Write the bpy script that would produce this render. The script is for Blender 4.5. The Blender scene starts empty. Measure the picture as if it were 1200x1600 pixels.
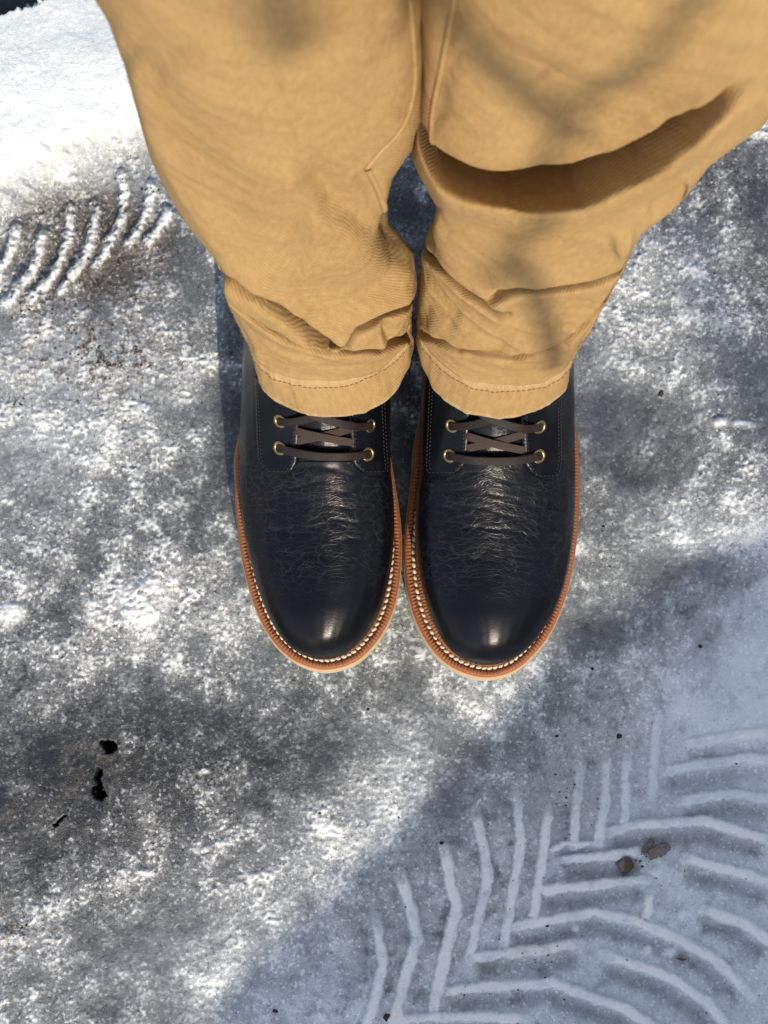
import bpy, math, random
import numpy as np
from mathutils import Vector, Matrix
from mathutils.bvhtree import BVHTree

random.seed(7)
R = math.radians
scene = bpy.context.scene
COL = scene.collection

# ------------------------------------------------------------------ camera
CAM_H, TILT, FPX = 1.30, R(7.6), 3000.0          # focal length in pixels of a 1200 x 1600 frame
CAM = Vector((0.0, -CAM_H * math.tan(TILT), CAM_H))
cam_data = bpy.data.cameras.new("camera")
cam = bpy.data.objects.new("camera", cam_data)
COL.objects.link(cam)
cam.location = CAM
cam.rotation_euler = (TILT, 0, 0)
cam_data.sensor_width = 36.0
cam_data.lens = 36.0 * FPX / 1600.0
cam_data.clip_start, cam_data.clip_end = 0.02, 500.0
cam_data.dof.use_dof = True
cam_data.dof.focus_distance = 1.22
cam_data.dof.aperture_fstop = 15.0
scene.camera = cam

# ------------------------------------------------------------------ daylight
SUN_EL, SUN_AZ = R(32), R(13)                      # azimuth: in front of the toes, a little to the right
S = Vector((math.cos(SUN_EL) * math.sin(SUN_AZ), -math.cos(SUN_EL) * math.cos(SUN_AZ), math.sin(SUN_EL)))
world = bpy.data.worlds.new("World")
scene.world = world
world.use_nodes = True
wn = world.node_tree.nodes
sky = wn.new("ShaderNodeTexSky")
sky.sky_type = 'NISHITA'
sky.sun_disc = False
sky.sun_elevation = SUN_EL
sky.sun_rotation = math.atan2(S.x, S.y)
sky.air_density, sky.dust_density, sky.ozone_density = 1.0, 1.5, 1.0
bg = wn["Background"]
bg.inputs["Strength"].default_value = 0.15
hsv = wn.new("ShaderNodeHueSaturation")                # a hazy winter sky: paler than the clear-air model
hsv.inputs["Saturation"].default_value = 0.72
world.node_tree.links.new(sky.outputs[0], hsv.inputs["Color"])
world.node_tree.links.new(hsv.outputs[0], bg.inputs[0])
sun_data = bpy.data.lights.new("sun", 'SUN')
sun_data.energy = 3.0
sun_data.angle = R(0.53)
sun_data.color = (1.0, 0.89, 0.73)
sun = bpy.data.objects.new("sun", sun_data)
COL.objects.link(sun)
sun.rotation_euler = S.to_track_quat('Z', 'Y').to_euler()
sun.location = S * 8
scene.view_settings.view_transform = 'Standard'
scene.view_settings.look = 'None'
scene.view_settings.gamma = 1.0
scene.view_settings.exposure = 0.5

# ------------------------------------------------------------------ helpers
CT, ST = math.cos(TILT), math.sin(TILT)

def at(px, py, z):
    """world point at height z that the camera sees at pixel (px, py) of the 1200 x 1600 frame"""
    u, v = (px - 600.0) / FPX, (800.0 - py) / FPX
    d = Vector((u, v * CT + ST, v * ST - CT))
    t = (z - CAM.z) / d.z
    return CAM + d * t

def ray_dir(px, py):
    u, v = (px - 600.0) / FPX, (800.0 - py) / FPX
    return Vector((u, v * CT + ST, v * ST - CT)).normalized()

def proj(x, y, z):
    """pixel of world points (numpy arrays)"""
    dy, dz = y - CAM.y, z - CAM.z
    depth = dy * ST - dz * CT
    up = dy * CT + dz * ST
    return 600.0 + FPX * x / depth, 800.0 - FPX * up / depth

def _hash(ix, iy, seed):
    h = (ix.astype(np.int64) * 374761393 + iy.astype(np.int64) * 668265263 + seed * 974711) & 0xFFFFFFFF
    h = ((h ^ (h >> 13)) * 1274126177) & 0xFFFFFFFF
    h = h ^ (h >> 16)
    return (h & 0xFFFFFF).astype(np.float64) / float(0xFFFFFF)

def vnoise(x, y, seed=0):
    ix, iy = np.floor(x), np.floor(y)
    fx, fy = x - ix, y - iy
    ux, uy = fx * fx * fx * (fx * (fx * 6 - 15) + 10), fy * fy * fy * (fy * (fy * 6 - 15) + 10)
    def g(cx, cy):
        a = _hash(ix + cx, iy + cy, seed) * 6.2831853
        return np.cos(a) * (fx - cx) + np.sin(a) * (fy - cy)
    a, b, c, d = g(0, 0), g(1, 0), g(0, 1), g(1, 1)
    return (a + (b - a) * ux + ((c + (d - c) * ux) - (a + (b - a) * ux)) * uy) * 1.4

def fbm(x, y, octaves=4, seed=0, gain=0.5):
    s, amp, tot = 0.0, 1.0, 0.0
    for o in range(octaves):
        s = s + amp * vnoise(x * 2 ** o + 17.3 * o, y * 2 ** o - 9.1 * o, seed + o * 13)
        tot += amp
        amp *= gain
    return s / tot

def sstep(a, b, x):
    t = np.clip((x - a) / (b - a), 0, 1)
    return t * t * (3 - 2 * t)

def poly_dist(px, py, pts):
    """distance, signed distance (positive = image-below a left-to-right line) and 0..1 position along a polyline"""
    best = np.full(px.shape, 1e9); sgn = np.zeros(px.shape); par = np.zeros(px.shape)
    seg = [math.hypot(pts[i + 1][0] - pts[i][0], pts[i + 1][1] - pts[i][1]) for i in range(len(pts) - 1)]
    tot, acc = sum(seg), 0.0
    for i in range(len(pts) - 1):
        ax, ay = pts[i]; bx, by = pts[i + 1]
        dx, dy = bx - ax, by - ay
        t = np.clip(((px - ax) * dx + (py - ay) * dy) / (dx * dx + dy * dy), 0, 1)
        ex, ey = px - (ax + t * dx), py - (ay + t * dy)
        d = np.hypot(ex, ey)
        m = d < best
        best = np.where(m, d, best)
        sgn = np.where(m, dx * ey - dy * ex, sgn)
        par = np.where(m, (acc + t * seg[i]) / tot, par)
        acc += seg[i]
    return best, np.sign(sgn) * best, par

def fold(px, py, pts, amp, wa, wb, ends=0.12):
    """asymmetric ridge (amp > 0) or valley along a polyline; wa above, wb below; fades at its ends"""
    d, s, t = poly_dist(px, py, pts)
    w = np.where(s < 0, wa, wb)
    e = sstep(0, ends, t) * sstep(0, ends, 1 - t) if ends else 1.0
    return amp * np.exp(-(d / w) ** 2) * e

def blob(px, py, cx, cy, rx, ry, amp):
    return amp * np.exp(-((px - cx) / rx) ** 2 - ((py - cy) / ry) ** 2)

def catmull(pts, n, closed=False):
    P = [Vector(p) for p in pts]
    m = len(P); out = []
    segs = m if closed else m - 1
    for i in range(segs):
        p0 = P[(i - 1) % m] if closed else P[max(i - 1, 0)]
        p1, p2 = P[i % m], P[(i + 1) % m]
        p3 = P[(i + 2) % m] if closed else P[min(i + 2, m - 1)]
        for k in range(n):
            t = k / n
            out.append(0.5 * ((2 * p1) + (p2 - p0) * t + (2 * p0 - 5 * p1 + 4 * p2 - p3) * t * t + (3 * p1 - p0 - 3 * p2 + p3) * t ** 3))
    if not closed:
        out.append(P[-1].copy())
    return out

def resample(pts, n, closed=False):
    P = list(pts) + ([pts[0]] if closed else [])
    L = [0.0]
    for i in range(len(P) - 1):
        L.append(L[-1] + (P[i + 1] - P[i]).length)
    A = np.array([list(p) for p in P])
    q = np.linspace(0, L[-1], n, endpoint=not closed)
    return [Vector([np.interp(s, L, A[:, k]) for k in range(A.shape[1])]) for s in q], L[-1]

def mesh_from(name, verts, faces, smooth=True):
    me = bpy.data.meshes.new(name)
    me.from_pydata([tuple(v) for v in verts], [], faces)
    me.validate(verbose=False)
    if smooth:
        me.polygons.foreach_set("use_smooth", [True] * len(me.polygons))
    me.update()
    return me

def grid_faces(nr, nc, wrap=False, off=0):
    f = []
    for i in range(nr - 1):
        for j in range(nc if wrap else nc - 1):
            k = (j + 1) % nc
            f.append((off + i * nc + j, off + i * nc + k, off + (i + 1) * nc + k, off + (i + 1) * nc + j))
    return f

def link(name, me, mat=None, parent=None):
    o = bpy.data.objects.new(name, me)
    if mat is not None and me is not None and not me.materials:
        for m in (mat if isinstance(mat, (list, tuple)) else [mat]):
            me.materials.append(m)
    COL.objects.link(o)
    if parent is not None:
        o.parent = parent
        if parent.type == 'EMPTY':
            o.matrix_parent_inverse = Matrix.Translation(-parent.location)
    return o

def thing(name, label, cat, loc=(0, 0, 0), group=None):
    o = bpy.data.objects.new(name, None)
    o.empty_display_size = 0.05
    COL.objects.link(o)
    o.location = loc
    tag(o, label, cat, group)
    return o

def tag(o, label=None, cat=None, group=None, kind=None):
    if label: o["label"] = label
    if cat: o["category"] = cat
    if group: o["group"] = group
    if kind: o["kind"] = kind
    return o

# ------------------------------------------------------------------ materials
class NT:
    def __init__(self, name):
        self.m = bpy.data.materials.new(name)
        self.m.use_nodes = True
        self.t = self.m.node_tree
        self.b = self.t.nodes["Principled BSDF"]
        self.co = self.n("ShaderNodeTexCoord").outputs["Object"]
    def n(self, typ, **kw):
        nd = self.t.nodes.new(typ)
        for k, v in kw.items():
            setattr(nd, k, v)
        return nd
    def l(self, a, b):
        self.t.links.new(a, b)
    def noise(self, scale, detail=3.0, rough=0.55, vec=None, dist=0.0):
        nd = self.n("ShaderNodeTexNoise")
        nd.inputs["Scale"].default_value = scale
        nd.inputs["Detail"].default_value = detail
        nd.inputs["Roughness"].default_value = rough
        nd.inputs["Distortion"].default_value = dist
        self.l(vec if vec is not None else self.co, nd.inputs["Vector"])
        return nd.outputs["Fac"]
    def mapv(self, scale=(1, 1, 1), rot=(0, 0, 0)):
        nd = self.n("ShaderNodeMapping")
        nd.inputs["Scale"].default_value = scale
        nd.inputs["Rotation"].default_value = rot
        self.l(self.co, nd.inputs["Vector"])
        return nd.outputs[0]
    def math(self, op, a, b=None, clamp=False):
        nd = self.n("ShaderNodeMath", operation=op)
        nd.use_clamp = clamp
        for i, v in enumerate((a, b)):
            if v is None: continue
            if hasattr(v, "default_value"): self.l(v, nd.inputs[i])
            else: nd.inputs[i].default_value = v
        return nd.outputs[0]
    def range(self, v, a, b, c=0.0, d=1.0, smooth=False):
        nd = self.n("ShaderNodeMapRange")
        if smooth: nd.interpolation_type = 'SMOOTHSTEP'
        self.l(v, nd.inputs["Value"])
        for k, q in zip(("From Min", "From Max", "To Min", "To Max"), (a, b, c, d)):
            nd.inputs[k].default_value = q
        return nd.outputs[0]
    def mix(self, fac, a, b, blend='MIX'):
        nd = self.n("ShaderNodeMix", data_type='RGBA', blend_type=blend)
        for i, v in ((0, fac), (6, a), (7, b)):
            if hasattr(v, "default_value"): self.l(v, nd.inputs[i])
            elif isinstance(v, (int, float)): nd.inputs[i].default_value = v
            else: nd.inputs[i].default_value = (*v, 1.0)
        return nd.outputs[2]
    def bump(self, h, strength, dist, prev=None):
        nd = self.n("ShaderNodeBump")
        nd.inputs["Strength"].default_value = strength
        nd.inputs["Distance"].default_value = dist
        self.l(h, nd.inputs["Height"])
        if prev is not None: self.l(prev, nd.inputs["Normal"])
        return nd.outputs[0]
    def set(self, **kw):
        names = dict(color="Base Color", rough="Roughness", normal="Normal", metal="Metallic", spec="Specular IOR Level",
                     coat="Coat Weight", coatr="Coat Roughness", sheen="Sheen Weight", sheenr="Sheen Roughness")
        for k, v in kw.items():
            i = self.b.inputs[names[k]]
            if hasattr(v, "default_value"): self.l(v, i)
            elif isinstance(v, (int, float)): i.default_value = v
            else: i.default_value = (*v, 1.0)
        return self.m

def simple(name, col, rough=0.5, metal=0.0, var=0.25, scale=300.0, bump=0.3, dist=0.0004, **kw):
    t = NT(name)
    n = t.noise(scale, 4, 0.6)
    c = t.mix(n, [x * (1 - var) for x in col], [min(1, x * (1 + var)) for x in col])
    return t.set(color=c, rough=rough, metal=metal, normal=t.bump(n, bump, dist), **kw)

def mat_ground():
    t = NT("ice_and_packed_snow")
    at_ = t.n("ShaderNodeAttribute", attribute_name="mask")
    sep = t.n("ShaderNodeSeparateColor")
    t.l(at_.outputs["Color"], sep.inputs[0])
    W, D, G = sep.outputs[0], sep.outputs[1], sep.outputs[2]
    fine = t.noise(1000, 3, 0.7)
    mid = t.noise(230, 4, 0.65)
    big = t.noise(60, 3, 0.6)
    crisp = at_.outputs["Alpha"]                            # 0 smooth glazed surface .. 1 crystalline crust
    amt = t.range(crisp, 0.0, 1.0, 0.30, 1.25)
    sp = t.math('ADD', t.math('MULTIPLY', t.math('SUBTRACT', fine, 0.5), 0.90), t.math('MULTIPLY', t.math('SUBTRACT', mid, 0.5), 0.25))
    cry_glint = t.n("ShaderNodeTexVoronoi"); cry_glint.inputs["Scale"].default_value = 620.0
    t.l(t.co, cry_glint.inputs["Vector"])
    sc_ = t.n("ShaderNodeSeparateColor"); t.l(cry_glint.outputs["Color"], sc_.inputs[0])
    sp = t.math('ADD', sp, t.math('MULTIPLY', t.range(sc_.outputs[0], 0.86, 0.95), 0.30))  # bright cells: white frost crystals plus ice glints painted into the colour
    sp = t.math('SUBTRACT', sp, t.math('MULTIPLY', t.range(sc_.outputs[1], 0.88, 0.96), 0.14))
    w = t.math('ADD', W, t.math('MULTIPLY', sp, amt))
    # glassy dark ice -> crusted grey ice -> white snow
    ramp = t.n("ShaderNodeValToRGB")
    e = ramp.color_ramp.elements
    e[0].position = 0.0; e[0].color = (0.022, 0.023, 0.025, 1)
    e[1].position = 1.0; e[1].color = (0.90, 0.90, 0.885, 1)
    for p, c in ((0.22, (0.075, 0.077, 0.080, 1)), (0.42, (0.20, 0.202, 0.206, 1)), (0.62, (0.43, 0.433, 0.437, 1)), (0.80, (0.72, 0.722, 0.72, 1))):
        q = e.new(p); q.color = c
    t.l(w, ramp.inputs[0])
    tint = t.mix(t.math('MAXIMUM', crisp, t.range(W, 0.84, 0.92)), (0.90, 0.965, 1.0), (1.0, 1.0, 0.985))
    icy = t.mix(1.0, ramp.outputs[0], tint, 'MULTIPLY')
    grit = t.noise(420, 3, 0.7)
    dm = t.math('MULTIPLY', t.range(grit, 0.41, 0.55), D, clamp=True)
    col = t.mix(t.math('MULTIPLY', D, 0.45), icy, (0.20, 0.155, 0.11))
    col = t.mix(dm, col, (0.030, 0.021, 0.014))
    col = t.mix(G, col, (0.0055, 0.0055, 0.006))
    h = t.math('ADD', t.math('MULTIPLY', fine, 0.6), t.math('MULTIPLY', mid, 0.45))
    bs = t.n("ShaderNodeBump"); bs.inputs["Distance"].default_value = 0.0016
    t.l(t.math('MULTIPLY', t.range(W, 0.45, 1.0, 0.80, 0.40), t.range(crisp, 0.0, 1.0, 0.25, 1.0)), bs.inputs["Strength"]); t.l(h, bs.inputs["Height"])
    nrm = bs.outputs[0]
    spk = t.n("ShaderNodeTexVoronoi"); spk.inputs["Scale"].default_value = 1100.0
    t.l(t.co, spk.inputs["Vector"])
    nrm = t.bump(spk.outputs["Distance"], 0.35, 0.0006, nrm)
    rough = t.range(w, 0.1, 0.75, 0.24, 0.60)
    return t.set(color=col, rough=rough, normal=nrm, spec=t.range(G, 0.0, 1.0, 0.5, 0.0))

def mat_twill():
    t = NT("tan_cotton_twill")
    w = t.n("ShaderNodeTexWave"); w.wave_type = 'BANDS'; w.bands_direction = 'DIAGONAL'
    w.inputs["Scale"].default_value = 430.0
    w.inputs["Distortion"].default_value = 0.7
    w.inputs["Detail"].default_value = 2.0
    w.inputs["Detail Scale"].default_value = 2.0
    cl = t.n("ShaderNodeAttribute", attribute_name="cloth")
    t.l(cl.outputs["Vector"], w.inputs["Vector"])
    mpc = t.n("ShaderNodeMapping"); mpc.inputs["Scale"].default_value = (1.0, 0.38, 1.0)
    t.l(cl.outputs["Vector"], mpc.inputs["Vector"])
    t.l(mpc.outputs[0], w.inputs["Vector"])
    cv = mpc.outputs[0]
    m1, m2, m3 = t.noise(22, 4, 0.6, cv), t.noise(300, 3, 0.7, cv), t.noise(1300, 2, 0.6, cv)
    c = t.mix(t.range(m1, 0.3, 0.7), (0.305, 0.190, 0.077), (0.360, 0.234, 0.101))
    c = t.mix(t.range(m2, 0.35, 0.70, 0.0, 0.65), c, (0.45, 0.300, 0.138))
    c = t.mix(t.math('MULTIPLY', w.outputs["Fac"], 0.30), c, (0.235, 0.130, 0.042))
    ed = t.n("ShaderNodeAttribute", attribute_name="wear")
    c = t.mix(t.math('MULTIPLY', ed.outputs["Fac"], t.range(m2, 0.25, 0.7, 0.2, 0.9)), c, (0.58, 0.43, 0.25))
    n = t.bump(w.outputs["Fac"], 0.30, 0.0005)
    n = t.bump(m3, 0.45, 0.0006, n)
    n = t.bump(m2, 0.22, 0.0012, n)
    n = t.bump(m1, 0.10, 0.004, n)
    return t.set(color=c, rough=0.88, normal=n, spec=0.12)

def mat_leather(name="black_leather", creased=True):
    t = NT(name)
    at_ = t.n("ShaderNodeAttribute", attribute_name="crease")
    cr = at_.outputs["Fac"]
    big = t.noise(35, 3, 0.6)
    pores = t.noise(900, 3, 0.6)
    warp = t.n("ShaderNodeMix", data_type='VECTOR')
    nz = t.n("ShaderNodeTexNoise"); nz.inputs["Scale"].default_value = 60.0; nz.inputs["Detail"].default_value = 3.0
    t.l(t.co, nz.inputs["Vector"])
    va = t.n("ShaderNodeVectorMath", operation='MULTIPLY_ADD')
    t.l(nz.outputs["Color"], va.inputs[0]); va.inputs[1].default_value = (0.016, 0.012, 0.012)
    t.l(t.co, va.inputs[2])
    mp = t.n("ShaderNodeMapping"); mp.inputs["Scale"].default_value = (0.45, 1.5, 1.0)
    t.l(va.outputs[0], mp.inputs["Vector"])
    def cells(scale):
        v = t.n("ShaderNodeTexVoronoi", feature='DISTANCE_TO_EDGE')
        v.inputs["Scale"].default_value = scale
        t.l(mp.outputs[0], v.inputs["Vector"])
        return v.outputs["Distance"]
    line1 = t.range(cells(165), 0.0, 0.060, 1.0, 0.0)
    line2 = t.range(cells(370), 0.0, 0.11, 1.0, 0.0)
    msk = t.math('MULTIPLY', cr, t.range(t.noise(45, 2, 0.6), 0.30, 0.56), clamp=True)
    lines = t.math('ADD', line1, t.math('MULTIPLY', line2, 0.5))
    lines = t.math('MULTIPLY', lines, msk)
    c = t.mix(big, (0.0020, 0.0023, 0.0034), (0.0034, 0.0040, 0.0068))
    c = t.mix(t.math('MULTIPLY', lines, 0.45, clamp=True), c, (0.034, 0.035, 0.036))
    n = t.bump(lines, 0.24, 0.0006)
    n = t.bump(pores, 0.16, 0.0003, n)
    n = t.bump(big, 0.05, 0.003, n)
    rough = t.range(t.noise(120, 3, 0.6), 0.3, 0.7, 0.265, 0.325)
    return t.set(color=c, rough=rough, normal=n, spec=0.22)

M = dict(
    ground=mat_ground(), twill=mat_twill(), leather=mat_leather(),
    tongue=simple("tongue_leather", (0.0035, 0.0037, 0.0045), 0.27, var=0.2, scale=260, bump=0.35, dist=0.0009, spec=0.16),
    welt=simple("rust_welt_leather", (0.29, 0.098, 0.034), 0.65, var=0.5, scale=420, bump=0.5, dist=0.0006),
    rand=simple("tan_midsole_edge", (0.50, 0.30, 0.15), 0.6, var=0.15, scale=200),
    sole=simple("pale_grey_green_rubber", (0.40, 0.42, 0.33), 0.7, var=0.15, scale=150),
    stitch=simple("cream_waxed_thread", (0.66, 0.56, 0.40), 0.55, var=0.35, scale=700),
    thread=simple("dark_thread", (0.016, 0.014, 0.013), 0.7, var=0.3, scale=900),
    seamthread=simple("brown_tan_thread", (0.27, 0.15, 0.05), 0.85, var=0.35, scale=900),
    brass=simple("aged_brass", (0.32, 0.25, 0.12), 0.36, metal=1.0, var=0.35, scale=500),
    hole=simple("dark_hole", (0.004, 0.004, 0.004), 0.9),
    lace=simple("dark_brown_rawhide", (0.015, 0.0095, 0.0075), 0.6, spec=0.3, var=0.35, scale=500, bump=0.4, dist=0.0005),
    lace_edge=simple("raw_lace_edge", (0.26, 0.135, 0.085), 0.8, var=0.3, scale=500),
    suede=simple("brown_lace_flesh_side", (0.050, 0.034, 0.026), 0.9, var=0.5, scale=1100, bump=0.6, dist=0.0006),
    leaf=simple("dry_brown_leaf", (0.105, 0.062, 0.036), 0.8, var=0.4, scale=300, bump=0.5, dist=0.001),
    leaf_pale=simple("pale_leaf_underside", (0.17, 0.15, 0.125), 0.85, var=0.3, scale=400),
    bark=simple("weathered_bark", (0.22, 0.19, 0.17), 0.9, var=0.85, scale=700, bump=0.8, dist=0.001),
    grit=simple("dark_grit", (0.022, 0.019, 0.017), 0.8, var=0.4, scale=600),
    stone=simple("black_stone", (0.012, 0.012, 0.013), 0.5, var=0.4, scale=300, bump=0.5, dist=0.001),
    wall=simple("pale_grey_masonry", (0.38, 0.36, 0.33), 0.9, var=0.15, scale=40),
    snowcap=simple("settled_snow", (0.86, 0.87, 0.88), 0.7, var=0.04, scale=80, bump=0.5, dist=0.004),
    treebark=simple("grey_tree_bark", (0.12, 0.10, 0.085), 0.9, var=0.4, scale=60, bump=0.8, dist=0.004),
)

# ------------------------------------------------------------------ ground
def axis(a, b, step, far, n_far):
    core = np.arange(a, b + step * 0.5, step)
    g = (np.linspace(0, 1, n_far + 1)[1:]) ** 2.2
    return np.concatenate([(a - g * far)[::-1], core, b + g * far])

def build_ground():
    gx = axis(-0.30, 0.30, 0.00095, 1.6, 70)
    gy = axis(-0.40, 0.50, 0.00095, 1.6, 70)
    nx, ny = len(gx), len(gy)
    X, Y = [a.ravel() for a in np.meshgrid(gx, gy)]
    px, py = proj(X, Y, np.zeros_like(X))
    n1 = fbm(X * 9, Y * 9, 3, 3)
    n2 = fbm(X * 34, Y * 34, 4, 21)
    n3 = fbm(X * 110, Y * 110, 4, 47)
    n4 = fbm(X * 330, Y * 330, 2, 83)
    wx, wy = px + 26 * n2 + 10 * n3, py + 26 * fbm(X * 34 + 50, Y * 34, 4, 22) + 10 * n3

    # ---- zones of the frozen surface (clear ice, crusted ice, packed snow, heaped snow; a leg shadow painted in)
    shade = sstep(-90, 110, (wx - 760) * 0.66 + (wy - 1215) * 0.75 + 30 * n1)       # packed snow with the tread print
    tread = sstep(0, 180, (wx - 900) * 0.75 + (wy - 1330) * 0.55 + 120)
    bank_line = 300 - 0.42 * wx
    bank = sstep(45, -45, wy - bank_line) * sstep(60, -30, px - 330)
    wnoise = 0.5 * n2 + 0.36 * n3 + 0.16 * n4
    n5 = fbm(X * 62, Y * 62, 4, 131, 0.62)
    patch = sstep(-0.20, 0.42, 0.45 * n2 + 0.65 * n5 + 0.35 * n4 + 0.35 * n1)
    W = 0.375 + 0.20 * n1 + 0.30 * wnoise + 0.18 * patch + 0.28 * sstep(.05, .45, n5 + 0.5 * n4) * sstep(-.35, .3, n1 + n2)
    W = W + 0.20 * sstep(470, 330, py + 0.42 * px)
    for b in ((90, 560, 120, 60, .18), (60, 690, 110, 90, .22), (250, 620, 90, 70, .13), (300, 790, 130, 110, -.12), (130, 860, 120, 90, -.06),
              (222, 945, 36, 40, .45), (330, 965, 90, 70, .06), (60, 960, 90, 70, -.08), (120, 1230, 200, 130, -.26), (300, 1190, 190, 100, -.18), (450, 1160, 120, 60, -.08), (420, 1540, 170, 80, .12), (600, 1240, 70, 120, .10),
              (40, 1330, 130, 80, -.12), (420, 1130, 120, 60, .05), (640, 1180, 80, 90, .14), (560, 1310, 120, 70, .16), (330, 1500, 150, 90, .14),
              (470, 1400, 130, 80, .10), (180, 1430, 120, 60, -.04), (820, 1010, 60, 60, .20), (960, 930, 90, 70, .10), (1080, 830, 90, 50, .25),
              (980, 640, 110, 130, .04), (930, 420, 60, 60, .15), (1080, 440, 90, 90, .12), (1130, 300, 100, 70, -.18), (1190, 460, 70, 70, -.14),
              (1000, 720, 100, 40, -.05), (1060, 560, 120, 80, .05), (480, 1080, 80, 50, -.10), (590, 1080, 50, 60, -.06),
              (630, 330, 60, 120, -.22), (640, 620, 34, 130, -.34), (372, 570, 26, 130, -.16), (930, 560, 60, 60, .14), (760, 1110, 60, 50, .10)):  # darker between legs and boots; leg shadow left of the left boot painted in
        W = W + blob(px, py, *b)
    Wsh = 0.72 + 0.11 * tread + 0.16 * n1 + (0.40 * wnoise - 0.26 * sstep(.0, .5, n5 + 0.4 * n1)) * (1 - 0.55 * tread)
    W = W * (1 - shade) + Wsh * shade
    W = W * (1 - bank) + (0.86 + 0.03 * n2 + 0.06 * n3) * bank

    H = 0.0022 * n1 + 0.0012 * n2 + 0.0006 * n3 * (1 - 0.7 * shade) + 0.00022 * n4 * (1 - 0.8 * shade)
    H = H + (0.0024 * np.clip(W - 0.47, 0, 0.5) * (1 + 0.6 * n4) + 0.00016 * n4) * (1 - shade) * (1 - 0.8 * bank)
    H = H + bank * (0.024 + 0.002 * n1 + 0.0004 * n2 - 0.0005 * n3) + 0.010 * sstep(420, 150, py + 0.4 * px)
    D = np.zeros_like(X)

    # ---- raised ribs of a tyre print at the foot of the snow heap
    ribs = [[(75, 350), (62, 400), (48, 432), (26, 462), (-10, 486)], [(112, 305), (108, 377), (90, 420), (66, 452), (30, 490)], [(150, 300), (146, 373), (131, 405), (112, 437), (80, 470)],
            [(192, 255), (194, 333), (181, 365), (163, 395), (137, 428)], [(244, 280), (234, 330), (213, 365), (190, 396)], [(272, 322), (254, 353), (226, 394)], [(34, 345), (18, 395), (-2, 430), (-30, 452)]]
    rib_zone = sstep(1.0, 0.45, np.hypot((px - 135) / 190, (py - 385) / 125))
    W = W - 0.10 * rib_zone * (1 - bank); H = H - 0.002 * rib_zone
    D = np.maximum(D, rib_zone * (0.55 + 0.45 * sstep(-0.1, 0.3, n3)))
    for r in ribs:
        d, s, t = poly_dist(wx * 0.25 + px * 0.75, wy * 0.25 + py * 0.75, r)
        e = sstep(0, .15, t) * sstep(0, .15, 1 - t)
        k = np.exp(-(d / 10.0) ** 2) * e
        H = H + 0.0058 * k * (1 + 0.5 * n3 + 0.3 * n4)
        k2 = sstep(0.25, 0.95, k * (1 + 1.1 * n3 + 0.6 * n4))
        W = W + (0.97 + 0.25 * n3 - W) * k2 * 0.9
        D = D * (1 - 0.72 * k2)
    # ---- dirt frozen into the ice
    for cx, cy, rx, ry, a in ((160, 555, 125, 70, 1.15), (60, 480, 90, 30, .9), (215, 470, 70, 30, .85), (30, 632, 18, 13, 1.2), (250, 640, 30, 20, .3), (25, 1450, 22, 50, .8),
                              (105, 1235, 40, 20, .6), (150, 20, 26, 12, .6), (200, 250, 90, 40, .35), (10, 240, 10, 8, .5), (45, 1290, 60, 40, .4), (160, 1195, 60, 50, .45),
                              (965, 1150, 60, 30, .3), (900, 1250, 70, 50, .22), (850, 1480, 60, 14, .35), (740, 1560, 60, 16, .3)):
        D = np.maximum(D, blob(wx, wy, cx, cy, rx, ry, a) * sstep(-0.15, 0.3, n3 + 0.4 * n2))
    # ---- chevron tread print pressed into the packed snow
    tr = [([(587, 1430), (599, 1505), (576, 1600), (560, 1680)], 9), ([(625, 1360), (643, 1423), (652, 1470), (631, 1534), (617, 1600), (600, 1690)], 10),
          ([(695, 1325), (707, 1383), (716, 1412), (701, 1470), (687, 1534), (675, 1590)], 10), ([(742, 1266), (757, 1330), (762, 1377), (748, 1429), (733, 1499)], 9),
          ([(806, 1240), (815, 1312), (800, 1400), (786, 1482)], 9), ([(857, 1262), (850, 1330), (841, 1388), (834, 1440)], 9), ([(908, 1190), (902, 1266), (895, 1324)], 9),
          ([(949, 1184), (946, 1242), (935, 1318)], 9), ([(981, 1180), (975, 1292)], 8), ([(1028, 1108), (1019, 1244)], 8),
          ([(610, 1592), (716, 1590), (825, 1590)], 9), ([(687, 1549), (757, 1543), (827, 1537), (862, 1534), (920, 1558), (978, 1575), (1030, 1610)], 9),
          ([(733, 1497), (815, 1487), (908, 1476)], 9), ([(943, 1490), (1002, 1511), (1060, 1534), (1107, 1569), (1140, 1610)], 9),
          ([(786, 1449), (862, 1438), (932, 1426), (996, 1441), (1054, 1464), (1118, 1499), (1180, 1560)], 9), ([(836, 1392), (908, 1385), (967, 1377), (1012, 1374)], 8),
          ([(1016, 1395), (1008, 1438)], 8), ([(1100, 1420), (1159, 1441), (1210, 1475)], 9), ([(875, 1343), (943, 1339), (1002, 1330)], 8), ([(1070, 1340), (1142, 1359), (1210, 1385)], 9),
          ([(936, 1303), (984, 1292), (1054, 1286), (1101, 1283), (1153, 1298), (1210, 1315)], 9), ([(1060, 1252), (1142, 1240), (1210, 1249)], 9),
          ([(1030, 1203), (1113, 1193), (1171, 1184), (1220, 1188)], 9), ([(1070, 1163), (1142, 1149), (1220, 1142)], 9), ([(860, 1330), (880, 1318), (930, 1318)], 5)]
    tz = sstep(1.05, 0.75, np.hypot((px - 930) / 400, (py - 1420) / 330)) * shade
    H = H - 0.0022 * tz
    W = W - 0.09 * tz * (1 + n2)
    tx, ty = px + 3 * n2 + 3 * n3, py + 4 * fbm(X * 34 - 50, Y * 34, 3, 29) + 3 * n3
    rmax = np.zeros_like(X); trough = np.zeros_like(X)
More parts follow.
